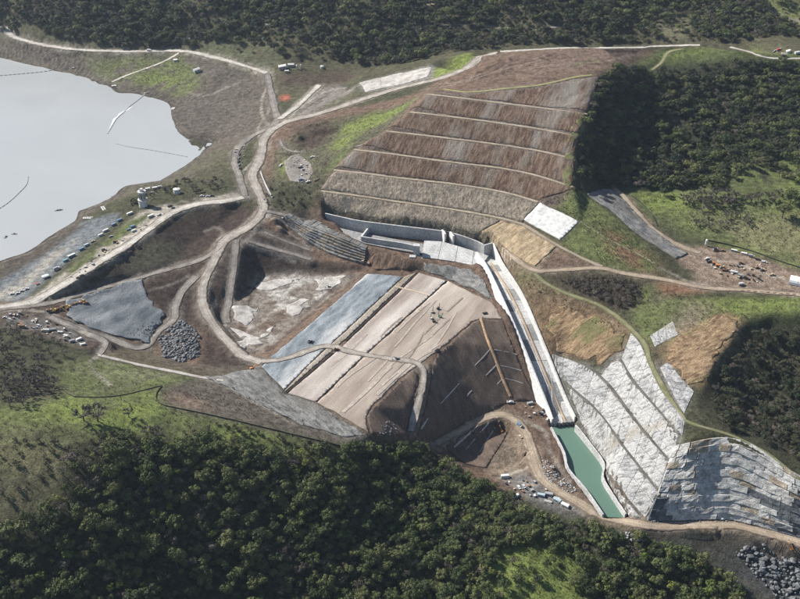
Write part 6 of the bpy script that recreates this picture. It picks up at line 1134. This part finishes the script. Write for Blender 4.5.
# loose crates and pallets lying about the yards
PROTO['crate'] = [pmesh('box', 'wood', lambda b: bx(b, (0, 0, .75), (2.2, 1.5, 1.2))), pmesh('lid', 'tan', lambda b: bx(b, (0, 0, 1.42), (2.35, 1.65, .12))), pmesh('skid', 'wood', lambda b: (bx(b, (0, .5, .08), (2.2, .2, .16)), bx(b, (0, -.5, .08), (2.2, .2, .16))))]; COLP['crate'] = ('box', 'lid'); CAT['crate'] = 'crate'
rc = np.random.default_rng(77)
for poly, n, wh in [([(60,283),(100,255),(135,228),(150,216),(165,212),(150,226),(110,256),(75,278)], 16, 'on the pale strip beside the dam road'), ([(5,314),(45,312),(62,328),(88,343),(80,348),(50,336),(20,328)], 26, 'in the left storage yard'), ([(704,258),(750,268),(770,280),(745,284),(715,272)], 26, 'in the right vehicle yard'), ([(500,482),(528,478),(550,492),(566,505),(545,504),(520,496)], 20, 'in the lower yard by the trees'), ([(520,402),(545,408),(548,420),(530,424),(522,412)], 8, 'around the foot of the chute'), ([(286,160),(300,156),(310,166),(306,178),(292,178)], 8, 'on the parking pad'), ([(232,146),(238,142),(246,146),(243,165),(236,160)], 10, 'between the two haul roads at the bend')]:
    for q in scatter(poly, n, 2.6, int(rc.integers(1000))):
        u_0, v_0, _ = proj(np.array([[q[0], q[1], float(H(q[0], q[1]))]])); put('crate', float(u_0[0]), float(v_0[0]), rc.uniform(0, 180), 'small loose crate ' + wh, ['tan', 'greyp', 'offwhite', 'brown', 'greyp', 'black'][int(rc.integers(6))], rc.uniform(.6, 1.3), 'loose crates ' + wh)
# ------------------------------------------------------------------ intake tower
g = onground([(143.5,206)])[0]; tw2 = tag(empty('intake_tower', g), 'round pale intake tower with a railed top beside the lake', 'tower')
for nm, mt, fn in [('base', 'concretelight', lambda b: cyl(b, (0, 0, -2), (0, 0, 6.5), 4.0, 3.9, 20)), ('shaft', 'concrete', lambda b: cyl(b, (0, 0, 6.5), (0, 0, 14.5), 3.2, 3.1, 20)), ('collar', 'concretelight', lambda b: cyl(b, (0, 0, 6.3), (0, 0, 7.1), 4.4, 4.4, 20)), ('top_deck', 'concretelight', lambda b: cyl(b, (0, 0, 14.5), (0, 0, 15.1), 3.9, 3.9, 20)), ('cap', 'offwhite', lambda b: bx(b, (0, 0, 16.4), (3, 3, 2.4), (.8, .8)))]:
    k, me = pmesh(nm, mt, fn); o = bpy.data.objects.new(nm, me); col.objects.link(o); o.parent = tw2
for i in range(8):
    t = i * math.pi / 4; k, me = pmesh('window_slot', 'glass', lambda b: bx(b, (3.16 * math.cos(t), 3.16 * math.sin(t), 10.5), (.3, .9, 4.5), rz=t)); o = bpy.data.objects.new('window_slot', me); col.objects.link(o); o.parent = tw2
    k, me = pmesh('rail_post', 'steel', lambda b: bx(b, (3.7 * math.cos(t), 3.7 * math.sin(t), 15.7), (.12, .12, 1.3))); o = bpy.data.objects.new('rail_post', me); col.objects.link(o); o.parent = tw2
# ------------------------------------------------------------------ drain lines, fences, booms, poles
def strip(name, px, wdt, hgt_, mt, label, cat, group=None, extra=0.3):
    p = path(px, 1.2, 3); n = len(p); d = np.gradient(p[:, :2], axis=0); d /= np.hypot(*d.T)[:, None] + 1e-9; s = np.stack([-d[:, 1], d[:, 0]], 1); V = []
    for i in range(n):
        for a, h in ((-1, -.5), (-.8, .5), (-.35, 1), (.35, 1), (.8, .5), (1, -.5)):
            x, y = p[i, 0] + s[i, 0] * a * wdt / 2, p[i, 1] + s[i, 1] * a * wdt / 2; V.append((x, y, float(H(x, y)) + extra + h * hgt_))
    F = [[i * 6 + k, i * 6 + k + 1, i * 6 + 7 + k, i * 6 + 6 + k] for i in range(n - 1) for k in range(5)] + [[0, 1, 2, 3, 4, 5], [n * 6 - 1 - k for k in range(6)]]
    o = mesh(name, V, F, mt); fixn(o); return tag(o, label, cat, group)
strip('drain_berm', [(481,319),(487,338),(497,364),(504,382),(510.5,397)], 3.0, .8, 'draintan', 'tan orange stone berm running down the dark dam slope', 'berm')
for i, (p, l) in enumerate([([(490,350),(483,358),(475,366)], 'uppermost pale drain line left of the tan berm'), ([(497,365),(491,371),(486,376)], 'second pale drain line left of the tan berm'), ([(503,379),(500,382),(497,385)], 'lowest short drain line left of the tan berm'), ([(494,350),(505,352),(517,355)], 'uppermost thin drain line right of the tan berm'), ([(500,366),(510,368),(521,371)], 'middle thin drain line right of the tan berm'), ([(505,379),(514,381),(523,384)], 'lowest thin drain line right of the tan berm'), ([(459,384),(450,394),(441,404)], 'long pale drain line at the left of the dark dam slope'), ([(472,391),(469,394),(467,397)], 'short pale drain line in the middle of the dark dam slope'), ([(428,419),(424,425),(420,431)], 'pale drain line at the foot of the dark slope by the ramp'), ([(478,426),(466,437),(454,448)], 'left pale line in the hollow below the curved road'), ([(489,423),(478,436),(466,450)], 'middle pale line in the hollow below the curved road'), ([(496,427),(488,439),(480,452)], 'right pale line in the hollow below the curved road')]):
    strip('drain_pipe', p, .75, .35, 'drainpale', l, 'pipe', 'pale drain lines on the dark slopes')
strip('cross_pipe', [(395,287),(412,291),(430,296)], 2.0, .3, 'drain', 'tan crossing strip over the trench at the top of the dam fill', 'strip', extra=.6)
def fence(px, h, gap, label):
    p = path(px, gap, 3); e = tag(empty('silt_fence', p[0]), label, 'fence'); bpy.context.view_layer.update(); inv_ = Matrix.Translation(-Vector(e.location)); pm = None
    for i in range(len(p)):
        if pm is None: pm = pmesh('post', 'wood', lambda b: bx(b, (0, 0, h / 2 - .2), (.14, .14, h + .6)))[1]
        o = bpy.data.objects.new('post', pm); col.objects.link(o); o.parent = e; o.matrix_parent_inverse = inv_; o.location = (p[i, 0], p[i, 1], float(H(p[i, 0], p[i, 1])))
        if i < len(p) - 1:
            a, b = p[i], p[i + 1]; za, zb = float(H(*a[:2])), float(H(*b[:2])); d = (b - a)[:2]; d = d / (np.hypot(*d) + 1e-9); n = np.array([-d[1], d[0]]) * .09
            V = [(*(q[:2] + s * n), zz + dz_) for s in (-1, 1) for q, zz, dz_ in ((a, za, -.3), (b, zb, -.3), (b, zb, h), (a, za, h))]
            o = mesh('fabric_panel', V, [[0, 1, 2, 3], [7, 6, 5, 4], [0, 4, 5, 1], [1, 5, 6, 2], [2, 6, 7, 3], [3, 7, 4, 0]], 'fabricdark'); o.parent = e; o.matrix_parent_inverse = inv_
fence([(48,372),(55,380),(60,386),(66,393),(74,397)], .7, 4, 'dark fence stepping down the left knoll to the grass'); fence([(74,397),(100,397.5),(125,395),(145,390),(162,386)], .6, 4, 'long low dark fence across the bright grass slope'); fence([(162,386),(156,395),(158,403),(165,406)], .9, 3, 'short dark fence bend at the grass corner')
fence([(165,406),(200,413),(240,422),(290,434),(340,446)], .8, 5, 'dark fence along the top edge of the grey abutment'); fence([(704,240),(725,244.5),(750,251),(775,260),(802,269)], 1.2, 4, 'dark fence along the upper side of the vehicle yard'); fence([(631,196),(642,204),(652,216),(657,226)], 1.3, 4, 'dark fence beside the tan road on the green hill')
def boom(px, label, mt, r_=.55, gap=4.0, foam=False):
    c = np.array([at(u, v, LAKE) for u, v in catmull(px, 10)]); p = resample(c, gap); e = tag(empty('float_boom', p[0]), label, 'boom'); bpy.context.view_layer.update(); inv_ = Matrix.Translation(-Vector(e.location))
    me = pmesh('float', mt, lambda b: cyl(b, (-gap * .33, 0, .1), (gap * .33, 0, .1), r_, None, 6))[1]
    for i in range(len(p) - 1):
        d = p[i + 1] - p[i]; o = bpy.data.objects.new('float', me); col.objects.link(o); o.parent = e; o.matrix_parent_inverse = inv_; o.location = (p[i] + p[i + 1]) / 2; o.rotation_euler = (0, 0, math.atan2(d[1], d[0]))
    V, F = [], []
    for a, b in zip(p, p[1:]): tube(V, F, a + [0, 0, .1], b + [0, 0, .1], .09, .09, 4)
    o = mesh('cable', np.array(V), F, 'steel'); o.parent = e; o.matrix_parent_inverse = inv_
boom([(-10,76.5),(20,74),(45,71.5),(69,67.5)], 'dark dashed float boom reaching the upper lake shore', 'greyp', .6, 5); boom([(115,143.5),(130,147),(150,150),(170,153.5),(188,157)], 'dark dashed float boom from the lake point to the lower shore', 'greyp', .5, 5); boom([(145,94),(138,100),(130,106),(124,112),(117,118),(113,124),(107,134)], 'pale foam flecked boom crossing the lake from the yellow post', 'white', .7, 5); boom([(-6,212),(8,203),(20,192),(27,184),(28,176)], 'dark curved boom near the left edge of the lake', 'greyp', .45, 5)
soil('foam', (.5,.52,.52), (.66,.67,.66), .3, bump=0)
fp = [at(u, v, LAKE + .12) for u, v in [(133,106),(128,110),(124,112.3),(120,114.5),(118.5,117),(115,120.5),(113.5,124),(111,128),(108,134),(107,135),(109.5,128),(112,122.5),(113,119),(117.5,116),(118.5,113.8),(124,110.8),(128,108.5)]]
tag(slab('foam_line', fp, .1, 'foam', None), 'white foam streak along the pale boom', 'foam', kind='structure')
for (u, v, l, mt, h) in [(145.5,93,'yellow post at the shore end of the pale boom','yellow',4.5),(74,67.5,'tan post at the shore end of the upper boom','tan',3.0)]:
    g = onground([(u, v)])[0]; e = tag(empty('boom_anchor', g), l, 'post')
    for nm, m_, fn in [('post', mt, lambda b: bx(b, (0, 0, h / 2), (1.2, 1.2, h + 1), (.7, .7))), ('footing', 'concretelight', lambda b: bx(b, (0, 0, .1), (2.6, 2.6, .9)))]:
        k, me = pmesh(nm, m_, fn); o = bpy.data.objects.new(nm, me); col.objects.link(o); o.parent = e
for (u, v, a, l, sx) in [(103.5,209,-62,'white landing stage with cross bars on the lake bank',9),(88,218.5,5,'low pale jetty at the lake edge below the landing stage',9),(114,86,20,'pale concrete slab at the foot of the far ramp',5),(173,109,80,'narrow pale slab at the bay shore',6)]:
    g = onground([(u, v)])[0]; e = tag(empty('landing_stage', (g[0], g[1], max(g[2], LAKE)), R(a)), l, 'jetty')
    for nm, m_, fn in [('deck', 'concretelight', lambda b: (bx(b, (0, 1.0, .7), (sx, .8, .3)), bx(b, (0, -1.0, .7), (sx, .8, .3)))), ('crossbar', 'concretelight', lambda b: [bx(b, (x, 0, .72), (.6, 3.4, .24)) for x in np.linspace(-sx / 2.2, sx / 2.2, 5)]), ('pile', 'steel', lambda b: [cyl(b, (x, y, -2), (x, y, .6), .15, None, 6) for x in (-sx / 2.3, sx / 2.3) for y in (-1, 1)])]:
        k, me = pmesh(nm, m_, fn); o = bpy.data.objects.new(nm, me); col.objects.link(o); o.parent = e
for (u, v, l) in [(381,86,'lone utility pole on the pale pad by the haul road'), (374,68,'utility pole at the edge of the wooded valley')]:
    g = onground([(u, v)])[0]; e = tag(empty('utility_pole', g), l, 'pole')
    for nm, m_, fn in [('pole', 'wood', lambda b: cyl(b, (0, 0, -.5), (0, 0, 13), .2, .14, 6)), ('crossarm', 'wood', lambda b: bx(b, (0, 0, 12.2), (2.8, .18, .2))), ('insulator', 'white', lambda b: [cyl(b, (x, 0, 12.3), (x, 0, 12.6), .09, None, 5) for x in (-1.2, 0, 1.2)])]:
        k, me = pmesh(nm, m_, fn); o = bpy.data.objects.new(nm, me); col.objects.link(o); o.parent = e
# ------------------------------------------------------------------ rocks
def rockmesh(seed):
    r = np.random.default_rng(seed); bm = bmesh.new(); bmesh.ops.create_icosphere(bm, subdivisions=1, radius=.5)
    for v in bm.verts: v.co = Vector([c * k for c, k in zip(v.co * r.uniform(.75, 1.2), (1.15, .95, .75))])
    me = bpy.data.meshes.new('rock'); bm.to_mesh(me); bm.free(); return me
RK = [rockmesh(i) for i in range(5)]
def rubble(name, poly, n, smin, smax, mt, label, seed, power=2.0, sink=.2):
    """heap of broken stone joined into one mesh: too many to pick apart"""
    P = pxpoly(poly); r = np.random.default_rng(seed); lo, hi = P.min(0), P.max(0); V, F = [], []; k = 0
    base = [(np.array([tuple(v.co) for v in m.vertices]), [list(p.vertices) for p in m.polygons]) for m in RK]
    q = r.uniform(lo, hi, (n * 4, 2)); q = q[inpoly(P, q[:, 0], q[:, 1])][:n]; zz = H(q[:, 0], q[:, 1])
    for i in range(len(q)):
        v, f = base[int(r.integers(5))]; s = smin + (smax - smin) * r.random() ** power; t = r.uniform(0, 6.28); c_, s_ = math.cos(t), math.sin(t); w_ = v * s * r.uniform(.8, 1.2, 3); w_ = np.stack([w_[:, 0] * c_ - w_[:, 1] * s_, w_[:, 0] * s_ + w_[:, 1] * c_, w_[:, 2]], 1) + [q[i, 0], q[i, 1], zz[i] + s * sink]
        V.append(w_); F += [[a + k for a in b] for b in f]; k += len(v)
    return tag(mesh(name, np.concatenate(V), np.array(F), mt), label, 'rocks', kind='stuff')
rubble('rock_heap', [(159,336),(170,328),(182,320),(193,328),(200,336),(200,356),(182,363),(163,357)], 900, .9, 3.0, 'boulder', 'heap of blue grey riprap rock right of the gravel slope', 1)
rubble('rock_scatter', [(128,334),(150,322),(160,322),(150,340),(140,342)], 260, .8, 2.2, 'boulder', 'dark broken rock at the foot of the gravel slope', 2)
rubble('creek_rubble', [(735,552),(760,545),(790,556),(830,570),(840,640),(780,600),(755,575)], 480, .8, 3.0, 'boulder', 'grey broken rock tumbling down the creek below the lower road', 3)
rubble('creek_rubble', [(618,533),(640,533),(645,542),(622,541)], 60, .8, 2.2, 'bouldergrey', 'small pale rock spill under the lower road', 4)
rubble('yard_rubble', [(541,456),(556,470),(578,490),(570,494),(552,484),(542,474)], 260, .5, 1.5, 'bouldergrey', 'pale rubble bank between the lower road and the pool', 5)
rubble('toe_rubble', [(650,519),(700,518),(740,517),(740,521),(700,522),(652,522)], 130, .6, 1.9, 'boulder', 'fallen stones along the toe of the bedded cliff', 6)
rubble('slope_stones', [(382,425),(392,421),(398,430),(388,438),(380,434)], 60, .8, 2.4, 'boulder', 'grey stones on the dark wedge slope', 7)
rubble('dig_rubble', [(368,264),(385,258),(412,264),(440,268),(480,285),(490,300),(460,283),(420,271),(385,270)], 220, .4, 1.6, 'boulder', 'broken stones along the foot of the spillway head', 9)
rr = np.random.default_rng(8); bq = pxpoly([(742,548),(765,543),(795,560),(812,580),(800,604),(772,590),(755,572)]); n_ = 0
for q in rr.uniform(bq.min(0), bq.max(0), (400, 2)):
    if not inpoly(bq, q[0:1], q[1:2])[0] or n_ >= 70: continue
    n_ += 1; o = bpy.data.objects.new('boulder', RK[int(rr.integers(5))]); col.objects.link(o); s = rr.uniform(2.4, 5.2); o.scale = (s * rr.uniform(.8, 1.2), s, s * rr.uniform(.7, 1)); o.location = (q[0], q[1], float(H(*q)) + s * .18); o.rotation_euler = (rr.uniform(-.4, .4), rr.uniform(-.4, .4), rr.uniform(0, 6.28)); tag(o, 'large grey boulder in the creek below the lower road', 'boulder', 'boulders in the creek')
for m_ in RK: m_.materials.append(M['boulder'])
# ------------------------------------------------------------------ haze
hz = bmesh.new(); bx(hz, (0, 1000, 190), (4600, 4400, 660)); me = bpy.data.meshes.new('haze'); hz.to_mesh(me); hz.free(); ho = bpy.data.objects.new('haze', me); col.objects.link(ho)
hm = bpy.data.materials.new('haze'); hm.use_nodes = True; hm.node_tree.nodes.clear(); vo = hm.node_tree.nodes.new('ShaderNodeVolumePrincipled'); vo.inputs['Color'].default_value = (.66,.80,1,1); vo.inputs['Density'].default_value = .00003; vo.inputs['Anisotropy'].default_value = .25; oo = hm.node_tree.nodes.new('ShaderNodeOutputMaterial'); hm.node_tree.links.new(vo.outputs[0], oo.inputs['Volume']); me.materials.append(hm); tag(ho, 'thin pale blue haze over the valley', 'haze', kind='stuff')
